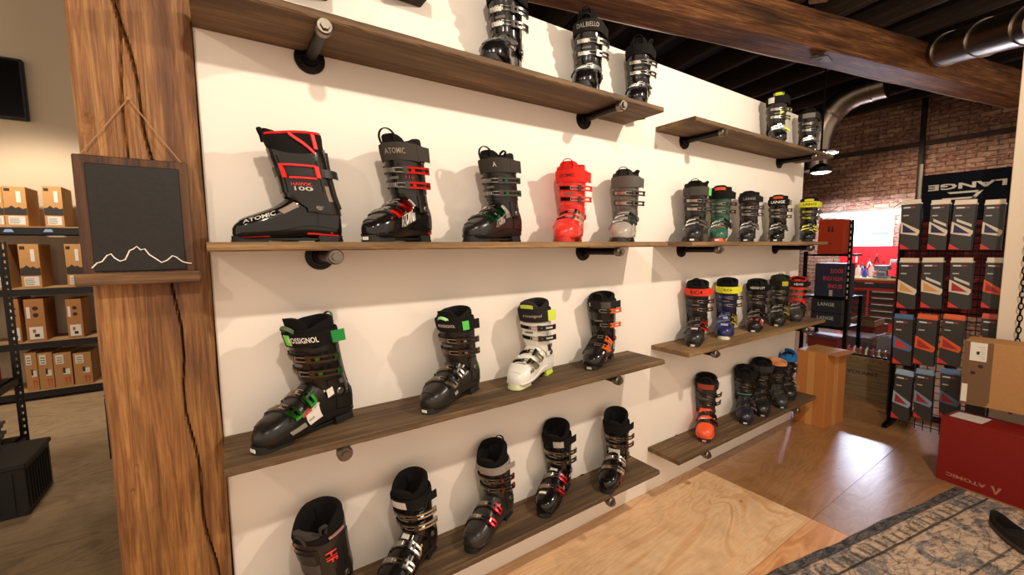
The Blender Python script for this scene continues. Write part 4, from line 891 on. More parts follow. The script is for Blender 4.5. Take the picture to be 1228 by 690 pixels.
for top_ in (1, 0):
    for i in range(nxr+1):
        for j in range(nyr+1):
            x = x0r+(x1r-x0r)*i/nxr; y = y0r+(y1r-y0r)*j/nyr
            if j == nyr: y += .004*math.sin(x*9)+.002*math.sin(x*23)
            z = (.007+.0015*math.sin(x*7+y*5)) if top_ else .0005
            if j == nyr and top_: z = .005
            g.append((x, y, z))
N = (nxr+1)*(nyr+1); fs = []
for i in range(nxr):
    for j in range(nyr):
        a = i*(nyr+1)+j; fs.append((a, a+nyr+1, a+nyr+2, a+1)); fs.append((N+a, N+a+1, N+a+nyr+2, N+a+nyr+1))
for i in range(nxr):
    for j in (0, nyr): a = i*(nyr+1)+j; fs.append((a, a+nyr+1, N+a+nyr+1, N+a))
for j in range(nyr):
    for i in (0, nxr): a = i*(nyr+1)+j; fs.append((a, a+1, N+a+1, N+a))
b.add(g, fs); o = b.build('area_rug', rugmat(), None, True); o.location = (O.x, O.y, .0005); o.rotation_euler = (0, 0, ra)
tag(o, 'distressed blue-grey and beige patterned rug at the lower right', 'rug')
# slip-on shoe on the rug
q = at_z(1189, 627, .012)
t = thing('slip_on_shoe', 'dark open slip-on shoe lying on the rug at the right edge', 'shoe', (q.x, q.y, .0115), math.radians(217))
def sout(s_, k=44):
    o = []
    for i in range(k):
        a_ = 2*PI*i/k; x = .14-.14*math.cos(a_); w_ = (.036+.011*smooth01(x/.2))*s_
        o.append((.14-(.14-(1-s_)*.04)*math.cos(a_), w_*spow(math.sin(a_), .75)))
    return o
b = MB(); b.loft([[(x, y, 0) for x, y in sout(.97)], [(x, y, .008) for x, y in sout(1.03)], [(x, y, .024) for x, y in sout(1)]], None, True); b.build('shoe_sole', rubber('#3a3430'), t, True)
b = MB(); ht = lambda x: .050-.014*smooth01(x/.10)+.016*smooth01((x-.14)/.10)
R_ = lambda s_, f: [(x, y, .022+(ht(x))*f) for x, y in sout(s_)]
b.loft([R_(.99, 0), R_(1.0, .5), R_(.96, .95), R_(.92, 1.0), R_(.88, .92), R_(.87, .3), R_(.86, .05)], None, True); b.build('shoe_upper', fabric('#2a2521'), t, True)
b = MB(); rg = []
for i in range(9):
    x = .15+.115*i/8; w_ = .047*math.cos(max(0, (x-.15)/.13)*1.25)**.6*.97; z_ = .022+ht(x)
    rg.append([(x, w_*math.cos(PI*k/12), z_-.012+(.018-.010*i/8)*math.sin(PI*k/12)) for k in range(13)]+[(x, w_*.9*math.cos(PI*k/12), z_-.016+(.018-.010*i/8)*math.sin(PI*k/12)) for k in range(12, -1, -1)])
b.loft(rg, None, True); b.build('toe_cap', fabric('#1e1a17'), t, True)
b = MB(); b.prism(sout(.86), .024, .028); b.build('insole', fabric('#12100f'), t)
# hanging accessory cartons
RX = 4.25
t = thing('grid_rack', 'black wire grid display carrying rows of grey accessory boxes', 'rack', (RX+.12, -.79, 0))
mg = metal('#191716', .5); b = MB()
for k in range(14): b.tube([(0, -.32+.046*k, .02), (0, -.32+.046*k, 1.72)], .003, None, 5)
for k in range(30): b.tube([(0, -.33, .05+.056*k), (0, .29, .05+.056*k)], .003, None, 5)
b.build('wire_grid', mg, t)
for yy in (-.34, .29):
    b = MB(); b.box((-.015, yy-.013, 0), (.015, yy+.013, 1.73), bev=.003); b.build('upright', mg, t); 
for yy in (-.355, .275): b = MB(); b.box((-.12, yy, 0), (.14, yy+.03, .03)); b.build('foot', mg, t)
M_grey = simple('grey_carton_print', '#383531', .5, 0, .1, 40, .4, vary=.05)
rows = [
 (243, 300, [(1083, 1106, 'cream', '#1f1d4a', '#d8c6ae'), (1116, 1139, 'cream', '#1f1d4a', '#d8c6ae'), (1142, 1169, 'cream', '#1f1d4a', '#d8c6ae'), (1180, 1205, 'cream', '#1f1d4a', '#d8c6ae')], 'top row of the grid'),
 (314, 370, [(1079, 1102, 'tan', '#d39a4c', '#d8c6ae'), (1108, 1134, 'tan', '#d39a4c', '#d8c6ae'), (1141, 1168, 'cream', '#a51f1c', '#d8c6ae'), (1181, 1205, 'orange', '#a51f1c', '#e0602c')], 'second row of the grid'),
 (381, 437, [(1074, 1097, 'blue', '#d1302a', '#4d6d90'), (1099, 1124, 'orange', '#b02a1e', '#e0602c'), (1129, 1155, 'orange', '#b02a1e', '#e0602c'), (1177, 1200, 'red', '#b02a1e', '#c95a44')], 'third row of the grid'),
 (447, 502, [(1072, 1094, 'blue', '#a02428', '#9ab0c0'), (1099, 1121, 'blue', '#a02428', '#7f98b0'), (1130, 1155, 'blue', '#a02428', '#5f7898'), (1161, 1186, 'red', '#a02428', '#8a3a34')], 'lowest row of the grid')]
words = ['first', 'second', 'third', 'last']
for (vt, vb, its, rl) in rows:
    for k, (u0, u1, cn, ci, cf) in enumerate(its):
        a = at_x(u0, vt+(2 if vt < 290 else 0), RX); zc = at_x(u0, vb, RX).z; w = (a.y-at_x(u1, vt, RX).y); h = a.z-zc
        nm = {'#1f1d4a': 'navy window', '#d39a4c': 'tan window', '#a51f1c': 'red window', '#d1302a': 'red window', '#b02a1e': 'red window', '#a02428': 'wine window'}[ci]
        t = thing('accessory_box', 'grey box with %s and %s frame, %s in the %s' % (nm, cn, words[k], rl), 'box', (RX, a.y, zc), 0, 'grey accessory boxes on the wire grid')
        tilt = .03*math.sin(k*5+vt); t.rotation_euler = (tilt, 0, 0)
        b = MB(); b.box((0, -w, 0), (.055, 0, h), bev=.002); b.build('carton', simple('black_card', '#191716', .5, 0, .1, 40, .4), t)
        b = MB(); b.box((-.0008, -w+.001, .001), (.0, -.001, h-.001)); b.build('front_panel', M_grey, t)
        Pm = Matrix(((0, 0, -1, 0), (1, 0, 0, 0), (0, 1, 0, 0), (0, 0, 0, 1)))
        b = MB()
        b.prism([(-x*w, y*h) for x, y in ((0, .62), (0, .36), (.9, .30), (1, .36), (1, .42))], 0, .0010, ink(cf), Pm)
        b.prism([(-x*w, y*h) for x, y in ((.12, .56), (.12, .38), (.86, .36))], 0, .0018, ink(ci), Pm)
        b.build('window_print', None, t); b = MB()
        b.prism([(-x*w, y*h) for x, y in ((0, .14), (0, .02), (.5, .02))], 0, .0012, ink('#d8302a'), Pm)
        b.build('corner_print', None, t); b = MB()
        b.prism([(-x*w, y*h) for x, y in ((.12, .93), (.12, .90), (.5, .90), (.5, .93))], 0, .0012, ink('#d8d0c4'), Pm)
        b.prism([(-x*w, y*h) for x, y in ((.54, .93), (.54, .90), (.72, .90), (.72, .93))], 0, .0012, ink('#a83a4a'), Pm)
        b.prism([(-x*w, y*h) for x, y in ((.12, .76), (.12, .735), (.42, .735), (.42, .76))], 0, .0012, ink('#b8b0a4'), Pm)
        if k in (1, 2) and vt < 350: b.prism([(-x*w, y*h) for x, y in ((.2, .68), (.22, .62), (.92, .50), (.9, .56))], 0, .0014, ink('#cfc6b8'), Pm)
        b.build('brand_print', None, t)
        b = MB(); b.prism([(.01, h), (.045, h), (.040, h+.028), (.015, h+.028)], 0, w*.96, ink(cf if vt > 350 else '#d8c6ae'), Matrix(((1, 0, 0, 0), (0, 0, -1, 0), (0, 1, 0, 0), (0, 0, 0, 1))))
        b.box((-.001, -w-.001, h-.006), (.056, .001, h+.003), ink(cf if vt > 350 else '#d8c6ae')); b.build('hanger_tab', None, t)
        b = MB(); b.tube([(.03, -w/2, h+.018), (.110, -w/2, h+.018)], .0035, None, 6); b.build('peg_hook', mg, t)
# red slat panel behind the grid
b = MB(); b.box((4.60, -1.06, .9), (4.64, -.42, 1.62), simple('red_slat', '#7c1416', .6))
for k in range(13): b.box((4.590, -1.06, .92+.055*k), (4.60, -.42, .928+.055*k), ink('#2a0c0c'))
for y_ in (-1.05, -.45): b.box((4.60, y_, 0), (4.64, y_+.03, .9), ink('#191716'))
tag(b.build('slat_panel'), 'dark red slatted panel standing behind the wire grid', 'panel')
b = MB()
for y_ in (-1.04, -.80, -.56):
    b.box((4.70, y_, .05), (4.72, y_+.07, .92), card('#6a4a30'))
    for k in range(28): b.box((4.692, y_, .08+.03*k), (4.70, y_+.07, .09+.03*k), ink('#2a1c12'))
b.box((4.70, -1.04, 0), (4.72, -.49, .05), ink('#191716')); tag(b.build('slotted_strips'), 'brown slotted strips seen between the hanging boxes', 'rack strip')
# banner upside down
BX = 4.9
a = at_x(1107, 211, BX); c = at_x(1222, 199, BX)
t = thing('brand_banner', 'black banner hung upside down with LANGE in pale letters', 'banner', (BX, a.y, a.z-.55))
wb = a.y-c.y+.03; b = MB(); b.box((0, -wb, 0), (.012, 0, .55), bev=.002); b.build('cloth', fabric('#0f1218'), t)
lt_ = at_x(1113, 227, BX); rt_ = at_x(1208, 217, BX)
f_ = flat((-.0016, (lt_.y+rt_.y)/2-a.y, (lt_.z+rt_.z)/2-(a.z-.55)), (0, 1, 0), (0, 0, -1))
b = MB(); put_text(b, 'LANGE', f_, .048, None, (lt_.y-rt_.y), .035)
b.add([f_(x, y) for x, y in ((-.10, .045), (.10, .045), (.085, .060), (-.065, .060))]+[f_(x, y) for x, y in ((-.10, .045), (-.075, .045), (-.035, .105), (-.06, .105))]+[f_(x, y) for x, y in ((-.06, .092), (.13, .092), (.115, .107), (-.06, .107))], [(0, 1, 2, 3), (4, 5, 6, 7), (8, 9, 10, 11)])
b.build('lettering', ink('#c9bfae'), t)
b = MB(); b.lathe([(.0001, 0), (.012, 0), (.012, 2.12), (.0001, 2.12)], (BX+.03, a.y+.022, 0), 'z'); tag(b.build('support_pole', simple('cream_enamel', '#b8ab96', .4)), 'thin cream pole standing beside the left edge of the banner', 'pole')
b = MB(); b.box((BX+.016, -wb+a.y-.01, 0), (BX+.06, -wb+a.y+.02, a.z), bev=.002); b.box((BX+.0125, a.y-wb, a.z-.05), (BX+.03, a.y, a.z-.02)); tag(b.build('banner_stand', mg), 'black stand that carries the upside-down banner', 'stand')
# ------------------------------------------------------------------ workshop area
# black retail shelving right of the display wall
SX = 5.2
ya, yb = at_x(963, 320, SX).y, at_x(1020, 320, SX).y
t = thing('retail_shelving', 'black steel shelving unit beyond the end of the display wall', 'shelving', (SX, yb, 0)); Wd = ya-yb
for x_ in (0, .38):
    for y_ in (0, Wd-.03):
        b = MB(); b.box((x_, y_, 0), (x_+.03, y_+.03, (at_x(1020, 264, SX).z if y_ == 0 else 1.38) if x_ == 0 else at_x(990, 356, SX).z)); b.build('upright', mg, t)
sz = [.25, at_x(990, 392, SX).z, at_x(990, 356, SX).z, at_x(990, 305, SX).z]
for z in sz: b = MB(); b.box((0, .03, z-.02), (.41, Wd-.03, z)); b.build('shelf_plate', mg, t)
b = MB()
for k in range(14): b.box((-.002, .010, .9+.06*k), (0, .020, .93+.06*k))
b.build('slot_strip', ink('#b9b2a8'), t)
def sbox(name, u0, u1, v0, z, X, dx, mat, label, grp=None, cat='box'):
    a, c = at_x(u0, v0, X), at_x(u1, v0, X); t = thing(name, label, cat, (X, c.y, z+.001), 0, grp); w = a.y-c.y; h = a.z-z
    b = MB(); b.box((0, 0, 0), (dx, w, h), bev=.003); b.build('carton', mat, t); return t, w, h
def sidetext(t, txt, w, h, cy_, cz_, hh, ww, col, flip=False):
    b = MB(); s = -1 if flip else 1
    put_text(b, txt, flat((-.0014, cy_, cz_), (0, -s, 0), (0, 0, s)), hh, None, ww, .02); b.build('lettering', ink(col), t)
t, w, h = sbox('orange_box', 982, 1012, 264, sz[3], SX+.03, .3, card('#a8381c'), 'orange-red box with three dark marks on the top of the black shelving')
b = MB()
for (fy, fz, r_) in ((.57, .66, .011), (.42, .66, .011), (.49, .30, .009)):
    b.lathe([(.0001, -.0015), (r_, -.0015), (r_, 0), (.0001, 0)], (0, w*fy, h*fz), 'x', None, 12)
    if fz > .5: b.box((-.0015, w*fy-.008, h*fz), (0, w*fy+.008, h*fz+.05))
b.build('printed_mark', ink('#3a120a'), t)
navy = simple('navy_carton', '#151733', .5, 0, .1, 60, .4)
t, w, h = sbox('slogan_box', 978, 1013, 316, sz[2], SX+.03, .3, navy, 'navy box printed upside down with red letters BE ONE WITH YOUR BOOTS')
for k, (s_, cy_, cz_, ww) in enumerate((('BOOTS', .25, .78, .42), ('WITH YOUR', .37, .55, .70), ('BE ONE', .28, .32, .48))): sidetext(t, s_, w, h, w*cy_, h*cz_, h*.13, w*ww, '#b8342c', True)
b = MB(); b.box((-.0014, w*.35, h*.02), (0, w*.47, h*.20)); b.build('paper_label', ink('#a89c8c'), t)
b2z = sz[1]; hh = (sz[2]-.022-b2z)/2-.004
for k in range(2):
    t = thing('brand_carton', ('black LANGE carton lying at the bottom of the two on the shelf', 'black LANGE carton lying on top of the other')[k], 'box', (SX+.03, at_x(1008, 380, SX+.03).y, b2z+.001+k*(hh+.001)), 0, 'black cartons on the shelving')
    w = at_x(972, 380, SX+.03).y-at_x(1008, 380, SX+.03).y
    b = MB(); b.box((0, 0, 0), (.3, w, hh-.001), bev=.003); b.build('carton', simple('black_carton', '#14161f', .5, 0, .1, 60, .4), t)
    sidetext(t, 'LANGE', w, hh, w*.5, hh*.62, hh*.26, w*.55, '#a8a49c')
t, w, h = sbox('red_tote', 969, 1004, 402, .251, SX+.04, .30, simple('red_carton_dark', '#6e1414', .5, 0, .1, 40, .4), 'dark red storage carton on the bottom plate of the black shelving')
b = MB(); b.box((-.003, -.002, h-.03), (.303, w+.002, h+.003), bev=.003); b.build('lid', ink('#4a0e0e'), t)
# low cabinet in front of the tool chest
CX = 6.25
a, c = at_x(1012, 400, CX), at_x(1050, 400, CX)
t = thing('low_cabinet', 'dark red low cabinet below the brown tray', 'cabinet', (CX, c.y, 0)); w = a.y-c.y; h = at_x(1030, 391, CX).z
b = MB(); b.box((0, 0, .04), (.45, w, h), simple('red_cabinet', '#5e1010', .4, 0, .05, 40), bev=.004); b.build('cabinet_body', None, t)
for k in range(2): b = MB(); b.box((-.012, .012+k*w/2, .08), (0, w/2-.008+k*w/2, h-.03), bev=.003); d_ = b.build('door', simple('red_cabinet_door', '#6e1212', .35, 0, .05, 40), t); b = MB(); b.box((-.025, w/2-.05+k*.07, h*.5), (-.012, w/2-.035+k*.07, h*.7)); b.build('handle', metal(), d_)
b = MB(); b.box((.02, .02, 0), (.43, w-.02, .04)); b.build('plinth', mg, t)
t = thing('parts_tray', 'brown open tray of small parts on the dark red cabinet', 'tray', (CX+.02, c.y+.02, h+.001)); w2 = w-.04
b = MB()
for q in (((0, 0, 0), (.36, w2, .01)), ((0, 0, .01), (.01, w2, .07)), ((.35, 0, .01), (.36, w2, .07)), ((.01, 0, .01), (.35, .01, .07)), ((.01, w2-.01, .01), (.35, w2, .07))): b.box(*q)
b.build('tray_body', wood('tray_wood', '#5a4028', '#7e5e3e', '#9c7a54', 'y'), t)
# tool chest and bench
TX_ = 8.3
a, c = at_x(1012, 336, TX_), at_x(1081, 336, TX_); w = a.y-c.y; H = at_x(1050, 334, TX_).z
t = thing('tool_chest', 'bright red tool chest with rows of black drawers under the bench top', 'tool chest', (TX_, c.y, 0)); mred = gloss('#c4201c')
b = MB(); b.box((0, 0, .06), (.5, w, H-.03), bev=.006); b.build('chest_body', mred, t)
b = MB(); b.box((-.03, -.02, H-.03), (.53, w+.02, H), bev=.003); b.build('worktop', wood('bench_top', '#a08058', '#c8a878', '#e0c49a', 'y'), t)
mk = gloss('#141212')
b = MB(); b.box((-.014, .03, H-.15), (0, w-.03, H-.07), bev=.003); o = b.build('drawer', mk, t); b = MB(); b.box((-.026, w*.45, H-.085), (-.014, w*.60, H-.072)); b.build('handle', metal('#c9c4bb', .2), o)
for col_, (y0, y1) in enumerate(((.03, w*.52), (w*.56, w-.03))):
    for k in range(5):
        z1 = H-.19-.098*k; b = MB(); b.box((-.014, y0, z1-.085), (0, y1, z1), bev=.003); o = b.build('drawer', mk if (k+col_) % 3 or col_ == 0 else mk, t)
        b = MB(); b.box((-.028, y0+.12*(y1-y0), z1-.022), (-.014, y1-.12*(y1-y0), z1-.008)); b.build('handle', metal('#c9c4bb' if not col_ else '#8a2a24', .25), o)
for y_ in (.06, w-.06):
    b = MB(); b.lathe([(.0001, -.02), (.03, -.02), (.03, .02), (.0001, .02)], (.08, y_, .03), 'y'); b.build('caster', rubber('#191716'), t)
# pegboard + white board with tube lamp
PX = 9.178
a, c = at_x(1008, 296, PX), at_x(1090, 345, PX)
t = thing('tool_pegboard', 'red pegboard hung with hand tools above the tool chest', 'pegboard', (PX, c.y, c.z)); w, h = a.y-c.y, a.z-c.z
b = MB(); b.box((0, 0, 0), (.02, w, h)); b.build('panel', gloss('#c81c22'), t)
b = MB()
for i in range(int(w/.05)):
    for j in range(int(h/.05)): b.box((-.001, .02+i*.05, .02+j*.05), (0, .026+i*.05, .026+j*.05))
b.build('peg_hole', ink('#5a0c0c'), t)['kind'] = 'stuff'
rnd = random.Random(3)
tools = [('screwdriver', '#d8d23a'), ('screwdriver', '#2a58b8'), ('screwdriver', '#e9e4da'), ('pliers', '#3fa7c8'), ('pliers', '#e9e4da'), ('pliers', '#2a2a2a'), ('brush', '#e9e4da'), ('file', '#9aa0a8'), ('pliers', '#2f5fa8'), ('screwdriver', '#2a2a2a')]
places = ['beside the shelving post', 'second from the shelving post', 'third along the pegboard', 'left of the centre of the pegboard', 'at the centre of the pegboard', 'right of the centre of the pegboard', 'near the right tools on the pegboard', 'third from the right end of the pegboard', 'second from the right end of the pegboard', 'at the right end of the pegboard']
for k, (kind, cc) in enumerate(tools):
    y_ = a.y-.06-(w-.12)*k/9; z_ = c.z+h*(.50+.12*(k % 3))
    t = thing('hand_tool', '%s %s hanging %s' % ({'#d8d23a': 'yellow', '#2a58b8': 'blue', '#e9e4da': 'white', '#3fa7c8': 'turquoise', '#2a2a2a': 'black', '#9aa0a8': 'grey', '#2f5fa8': 'dark blue'}[cc], kind, places[k]), kind, (PX-.0125, y_, z_), 0, 'hand tools on the red pegboard')
    b = MB()
    if kind == 'pliers':
        for s_ in (-1, 1): b.tube([(0, s_*.028, -.11), (0, s_*.020, -.05), (0, 0, 0)], .009, None, 8)
        b.build('handles', plastic(cc), t, True); b = MB(); b.tube([(0, 0, 0), (0, .006, .05)], [.012, .004], None, 8); b.tube([(0, 0, 0), (0, -.006, .05)], [.012, .004], None, 8); b.build('jaws', metal(), t, True)
    else:
        b.lathe([(.0001, -.10), (.012, -.10), (.014, -.05), (.010, 0), (.0001, 0)], (0, 0, 0), 'z', None, 12); b.build('handle', plastic(cc), t, True)
        b = MB(); b.lathe([(.0001, 0), (.004, 0), (.004 if kind != 'brush' else .014, .09), (.0001, .09)], (0, 0, 0), 'z', None, 8); b.build('shaft', metal(), t)
a2, c2 = at_x(1004, 262, PX), at_x(1070, 295, PX)
b = MB(); b.box((PX, c2.y, c2.z), (PX+.02, a2.y, a2.z)); t = tag(b.build('notice_board', simple('white_laminate', '#e6e6e4', .35)), 'white board behind the bright tube lamp above the pegboard', 'board')
b = MB(); m_, (mw_, mh_) = at_x(1046, 272, PX), (.22, .04)
for k in range(2): b.box((PX-.002, m_.y-mw_, m_.z-.10*k-mh_), (PX, m_.y, m_.z-.10*k), None)
b.build('blue_notice', ink('#3a78a8'), t)
ax_, cx_ = at_x(985, 259, 8.75), at_x(1081, 254, 8.75)
t = thing('tube_lamp', 'bright white fluorescent tube lamp above the workbench', 'lamp', (8.75, (ax_.y+cx_.y)/2, ax_.z)); L = (ax_.y-cx_.y)/2
b = MB(); b.tube([(0, -L, 0), (0, L, 0)], .019, None, 14); b.build('glowing_tube', emit('tube_light', '#dfe7ff', 300), t, True)
b = MB(); b.box((-.04, -L-.02, .022), (.06, L+.02, .06), bev=.004); b.build('lamp_housing', simple('white_enamel', '#cfcfd2', .4), t)
for s_ in (-1, 1):
    b = MB(); b.box((-.03, s_*(L+.01)-.012, -.03), (.03, s_*(L+.01)+.012, .03)); b.build('end_socket', simple('white_enamel', '#cfcfd2', .4), t)
    b = MB(); b.tube([(.02, s_*L*.8, .06), (.38, s_*L*.8, .16)], .006, None, 6); b.build('hanger_arm', mg, t)
# clutter on the bench top
bz = H+.001
def benchthing(name, u, label, cat): q_ = at_x(u, 333, TX_+.12); return thing(name, label, cat, (TX_+.14, q_.y, bz))
t = benchthing('bench_vise', 1057, 'grey bench vise on the right part of the workbench', 'vise')
b = MB(); b.box((-.09, -.09, 0), (.09, .09, .04), bev=.006); b.box((-.06, -.06, .04), (.06, .06, .12), bev=.01); b.box((-.10, -.08, .12), (-.02, .08, .20), bev=.008); b.box((.01, -.08, .12), (.09, .08, .20), bev=.008); b.build('vise_body', metal('#8d98a8', .4), t)
b = MB(); b.tube([(-.10, 0, .10), (-.20, 0, .10)], .012, None, 10); b.tube([(-.19, -.08, .10), (-.19, .08, .10)], .006, None, 8); b.build('vise_screw', metal(), t)
for k, (u, cc, hh_, lab) in enumerate(((1020, '#d8d23a', .16, 'yellow bottle at the left of the workbench'), (1028, '#e9e4da', .20, 'white spray bottle on the workbench'), (1036, '#2a58b8', .15, 'blue bottle in the middle of the workbench'), (1044, '#e9e4da', .22, 'tall white bottle beside the vise'))):
    t = benchthing('bottle', u, lab, 'bottle'); t['group'] = 'bottles on the workbench'
    b = MB(); b.lathe([(.0001, 0), (.032, 0), (.034, .01), (.034, hh_*.65), (.012, hh_*.82), (.012, hh_), (.0001, hh_)], (0, 0, 0), 'z', None, 16); b.build('bottle_body', plastic(cc), t, True)
    b = MB(); b.lathe([(.0001, hh_), (.015, hh_), (.015, hh_+.03), (.0001, hh_+.03)], (0, 0, 0), 'z', None, 12); b.build('cap', plastic('#c8302a' if k % 2 else '#1b1918'), t)
t = benchthing('ski_clamp', 1078, 'black and white ski clamp at the right end of the workbench', 'clamp')
b = MB(); b.box((-.05, -.09, .0), (.05, .09, .03), bev=.004); b.box((-.03, -.03, .03), (.03, .03, .24), bev=.004); b.build('clamp_base', plastic('#1b1918'), t)
b = MB(); b.box((-.05, -.11, .24), (.05, .11, .29), bev=.008); b.build('clamp_bar', plastic('#e6e2e4'), t)
# crate with bindings, clear bin, grey bin
KX = 4.9
a, c = at_x(1004, 448, KX), at_x(1073, 458, KX); rz = 0
t = thing('wooden_crate', 'brown wooden crate with faded dark lettering, full of bindings', 'crate', (KX, c.y, 0)); w = a.y-c.y; H = .40
mwc = wood('crate_wood', '#5a4630', '#806848', '#9c845f', 'y', .8)
b = MB(); b.box((0, 0, 0), (.02, w, H)); b.box((.36, 0, 0), (.38, w, H)); b.box((.02, 0, 0), (.36, .02, H)); b.box((.02, w-.02, 0), (.36, w, H)); b.box((.02, .02, 0), (.36, w-.02, .02)); b.build('crate_body', mwc, t)
b = MB(); b.box((-.012, -.005, H-.06), (0, w+.005, H), bev=.002); tr = b.build('top_batten', wood('batten_wood', '#6a5030', '#8a6e48', '#a48a60', 'y', .8), t)
b = MB()
for k in range(7): b.lathe([(.0001, -.014), (.006, -.014), (.006, -.012), (.0001, -.012)], (0, .05+(w-.10)*k/6, H-.03), 'x', None, 10)
b.build('nail', ink('#2a1c12'), tr)
b = MB(); put_text(b, 'VOLANT', flat((-.0012, w*.55, H*.62), (0, -1, 0), (0, 0, 1)), .040, None, w*.55, .01); b.build('lettering', ink('#2a2420'), t)
for k in range(8):
    t = thing('ski_binding', ('dark ski binding with pink arm lying in the crate, %s' % ['by its left end', 'second from its left end', 'third from its left end', 'left of its middle', 'right of its middle', 'third from its right end', 'second from its right end', 'by its right end'][k]), 'binding', (KX+.10, c.y+w-.05-(w-.10)*k/7, H-.09), 0, 'bindings in the wooden crate')
    b = MB(); b.box((-.055, -.020, 0), (.14, .020, .03), bev=.004); b.box((-.05, -.018, .03), (.0, .018, .10), bev=.008); b.build('binding_body', plastic('#2a2526'), t)
    b = MB(); b.tube([(-.03, 0, .09), (.0, .006, .14), (.05, .012, .15)], .008, None, 8); b.build('binding_arm', plastic(['#c84a6a', '#d8b0a8', '#b83a4a', '#d8d2c6'][k % 4]), t, True)
    t2_ = None
t = thing('crate_support', 'low dark timber block under the crate bindings', 'block', (KX+.03, c.y+.03, .021)) if False else None
b = MB(); b.box((KX+.03, c.y+.03, .021), (KX+.35, c.y+w-.03, H-.092)); tag(b.build('packing_foam', fabric('#241f1c')), 'dark foam filling inside the wooden crate', 'foam')
GX = 5.68
a, c = at_x(966, 425, GX), at_x(1042, 425, GX); zt = at_x(1000, 414, GX).z
# low table behind the crate carries the clear bin
t = thing('low_table', 'low dark table behind the wooden crate', 'table', (GX-.02, c.y-.35, 0)); w = a.y-c.y+.35
b = MB(); b.box((0, 0, .28), (.40, w, .31), bev=.003); b.build('tabletop', simple('pale_top', '#8a8480', .4), t)
for x_ in (.03, .34):
    for y_ in (.02, w-.05): b = MB(); b.box((x_, y_, 0), (x_+.03, y_+.03, .28)); b.build('leg', mg, t)
def clear():
    m, nt, b_ = nodes('clear_plastic'); b_.inputs['Base Color'].default_value = C4('#d8cfd0'); b_.inputs['Roughness'].default_value = .12; b_.inputs['Transmission Weight'].default_value = .85; b_.inputs['IOR'].default_value = 1.2; return m
t = thing('storage_bin', 'clear plastic storage bin with lid on the low table', 'bin', (GX, c.y, .311)); w = a.y-c.y; h = max(.12, zt-.311)
b = MB()
for q in (((0, 0, 0), (.34, w, .004)), ((0, 0, .004), (.004, w, h)), ((.336, 0, .004), (.34, w, h)), ((.004, 0, .004), (.336, .004, h)), ((.004, w-.004, .004), (.336, w, h))): b.box(*q)
b.build('bin_body', clear(), t)
b = MB(); b.box((-.008, -.008, h), (.348, w+.008, h+.014), bev=.004); b.build('bin_lid', clear(), t)
q_ = at_x(1066, 425, GX)
t = thing('grey_bin', 'small grey plastic bin at the right end of the low table', 'bin', (GX+.02, q_.y-.05, .311)); b = MB()
for q in (((0, 0, 0), (.26, .16, .006)), ((0, 0, .006), (.006, .16, .17)), ((.254, 0, .006), (.26, .16, .17)), ((.006, 0, .006), (.254, .006, .17)), ((.006, .154, .006), (.254, .16, .17))): b.box(*q)
b.build('bin_body', plastic('#8a8a94', .4), t)
b = MB(); b.tube([(-.01, .01, .15), (-.03, .04, .19), (-.03, .12, .19), (-.01, .15, .15)], .005, None, 8); b.build('handle', plastic('#d8d2c6'), t, True)
# overhead duct
def duct(pts, r, name, label, ribs=(), seg=24):
    t = thing(name, label, 'duct', tuple(pts[0]))
    o0 = Vector(pts[0]); b = MB(); b.tube([Vector(p_)-o0 for p_ in pts], r, None, seg, True); b.build('duct_pipe', metal('#857b70', .34), t, True)
    for i in ribs:
        p_, q_ = Vector(pts[i])-o0, Vector(pts[min(i+1, len(pts)-1)])-o0; d_ = (q_-p_).normalized()
        b = MB(); b.tube([p_-d_*.012, p_+d_*.012], r+.010, None, seg, True); b.build('duct_collar', metal('#8f857a', .3), t, True)
    return t
X7 = 7.4
w0 = at_x(979, 200, X7); pts = [w0]
for (u, v) in ((979, 190), (982, 168), (988, 150), (998, 134), (1012, 121), (1028, 112), (1046, 106), (1064, 101)): pts.append(at_x(u, v, X7))
pts = [w0-Vector((0, 0, .06))]+pts
duct([tuple(p_) for p_ in pts], .17, 'ventilation_duct', 'round galvanised duct bending up from behind the wall end to the beam', (2, 5, 8))
p0, p1 = at_x(1112, 66, 6.9), at_x(1260, 22, 5.4)
pts = [p0+(p1-p0)*(i/12) for i in range(13)]
duct([tuple(p_) for p_ in pts], .16, 'ventilation_duct', 'straight galvanised duct near the ceiling at the upper right corner', (3, 7, 11))
# pendants
for k, (u, v, X_, r_, lab) in enumerate(((984, 207, 5.6, .105, 'small lit pendant lamp hanging beyond the end of the wall'),)):
    q_ = at_x(u, v, X_); t = thing('pendant_lamp', lab, 'lamp', tuple(q_))
    b = MB(); b.lathe([(r_*.9, 0), (r_, 0), (r_*.95, .05), (r_*.5, .09), (.02, .10), (.02, .13), (.0001, .13)], (0, 0, 0), 'z', None, 28); b.build('lamp_shade', metal('#2a2826', .4), t, True)
    b = MB(); b.lathe([(.0001, -.016), (r_*.6, -.013), (r_*.86, -.0005), (.0001, -.0005)], (0, 0, 0), 'z', None, 28); b.build('lamp_lens', emit('warm_lens', '#ffeec8', 9), t)
    b = MB(); b.tube([(0, 0, .12), (0, 0, 4.19-q_.z)], .005, None, 6); b.build('cord', mg, t)
q_ = at_x(984, 184, 5.9); r_ = .17  # shallow metal disc, built as the unlit shade of a second pendant
t = thing('pendant_shade_disc', 'flat round metal reflector hanging above the small pendant lamp', 'reflector', tuple(q_))
b = MB(); b.lathe([(r_*.5, -.004), (r_, -.012), (r_+.005, 0), (r_*.8, .02), (.03, .03), (.0001, .03)], (0, 0, 0), 'z', None, 32); b.build('reflector_dish', metal('#a8a8b0', .2), t, True)
b = MB(); b.tube([(0, 0, .03), (0, 0, 4.19-q_.z)], .006, None, 6); b.build('cord', mg, t)
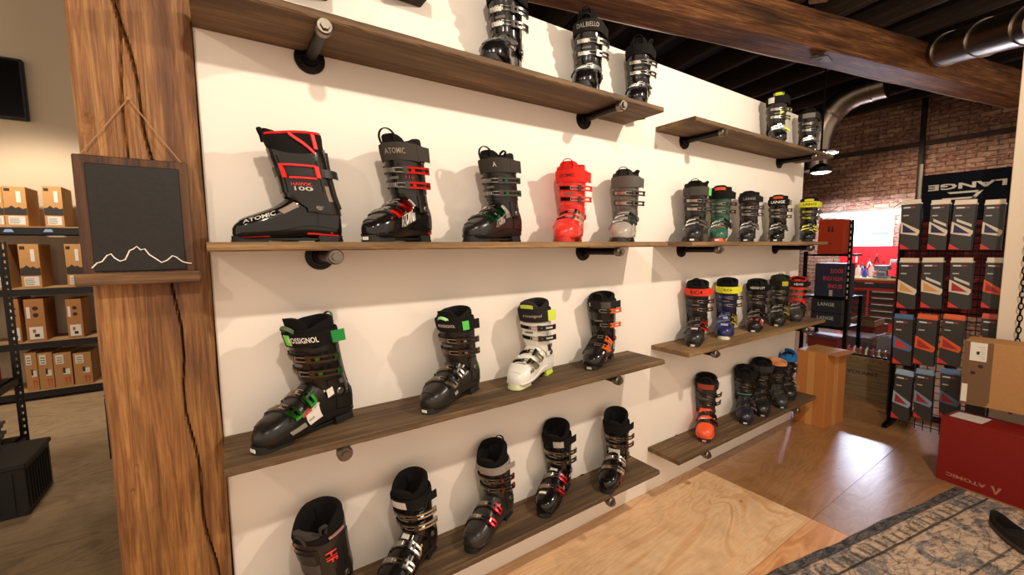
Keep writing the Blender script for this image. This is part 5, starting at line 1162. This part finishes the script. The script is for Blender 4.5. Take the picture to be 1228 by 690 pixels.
b = MB(); q_ = at_x(1108, 150, 9.1); b.box((9.06, q_.y-.03, 0), (9.119, q_.y+.03, 4.18)); tag(b.build('conduit', metal('#2a2420', .6)), 'dark vertical conduit on the brick wall', 'conduit')
b = MB(); q_ = at_x(1000, 188, 9.1); b.box((9.12, -3, q_.z-.03), (9.198, 3, q_.z+.03)); tag(b.build('brick_ledge', M_dark), 'dark horizontal timber rail on the brick wall', 'rail')

# ------------------------------------------------------------------ lights
def lamp(kind, loc, e, c, size=.1, rot=None, **k):
    l = bpy.data.lights.new('light', kind); l.energy = e; l.color = c
    if kind == 'POINT': l.shadow_soft_size = size
    if kind == 'AREA': l.size = size
    if kind == 'SPOT': l.shadow_soft_size = size; l.spot_size = k.get('cone', 1.6); l.spot_blend = k.get('blend', .5)
    o = bpy.data.objects.new('lamp_source', l); COL.objects.link(o); o.location = loc
    if 'target' in k:
        d = Vector(k['target'])-Vector(loc); o.rotation_euler = d.to_track_quat('-Z', 'Y').to_euler()
    return o
WARM = (1, .86, .71)
lamp('POINT', (2.05, -1.60, 2.62), 92, WARM, .035)
lamp('POINT', (.15, -1.62, 2.62), 50, WARM, .035)
lamp('POINT', (-1.4, -1.55, 2.62), 26, WARM, .05)
lamp('SPOT', (7.4, .5, 2.9), 120, WARM, .1, target=(9.2, .2, 1.3), cone=1.7, blend=.6)
lamp('SPOT', (-1.5, 3.5, 3.1), 150, WARM, .12, target=(-1.5, 4.05, 2.15), cone=1.62, blend=.5)
lamp('SPOT', (-1.0, 2.6, 3.1), 70, WARM, .12, target=(-1.0, 3.1, 0), cone=1.1, blend=.5)
lamp('SPOT', (4.2, -1.9, 3.0), 60, WARM, .1, target=(4.3, -.9, 0), cone=1.5, blend=.7)
w = bpy.data.worlds.new('world'); sc.world = w; w.use_nodes = True
w.node_tree.nodes['Background'].inputs['Color'].default_value = (1, .80, .62, 1); w.node_tree.nodes['Background'].inputs['Strength'].default_value = .88
sc.view_settings.view_transform = 'Standard'; sc.view_settings.look = 'None'; sc.view_settings.gamma = 1; sc.view_settings.exposure = .42
sc.view_settings.use_curve_mapping = False
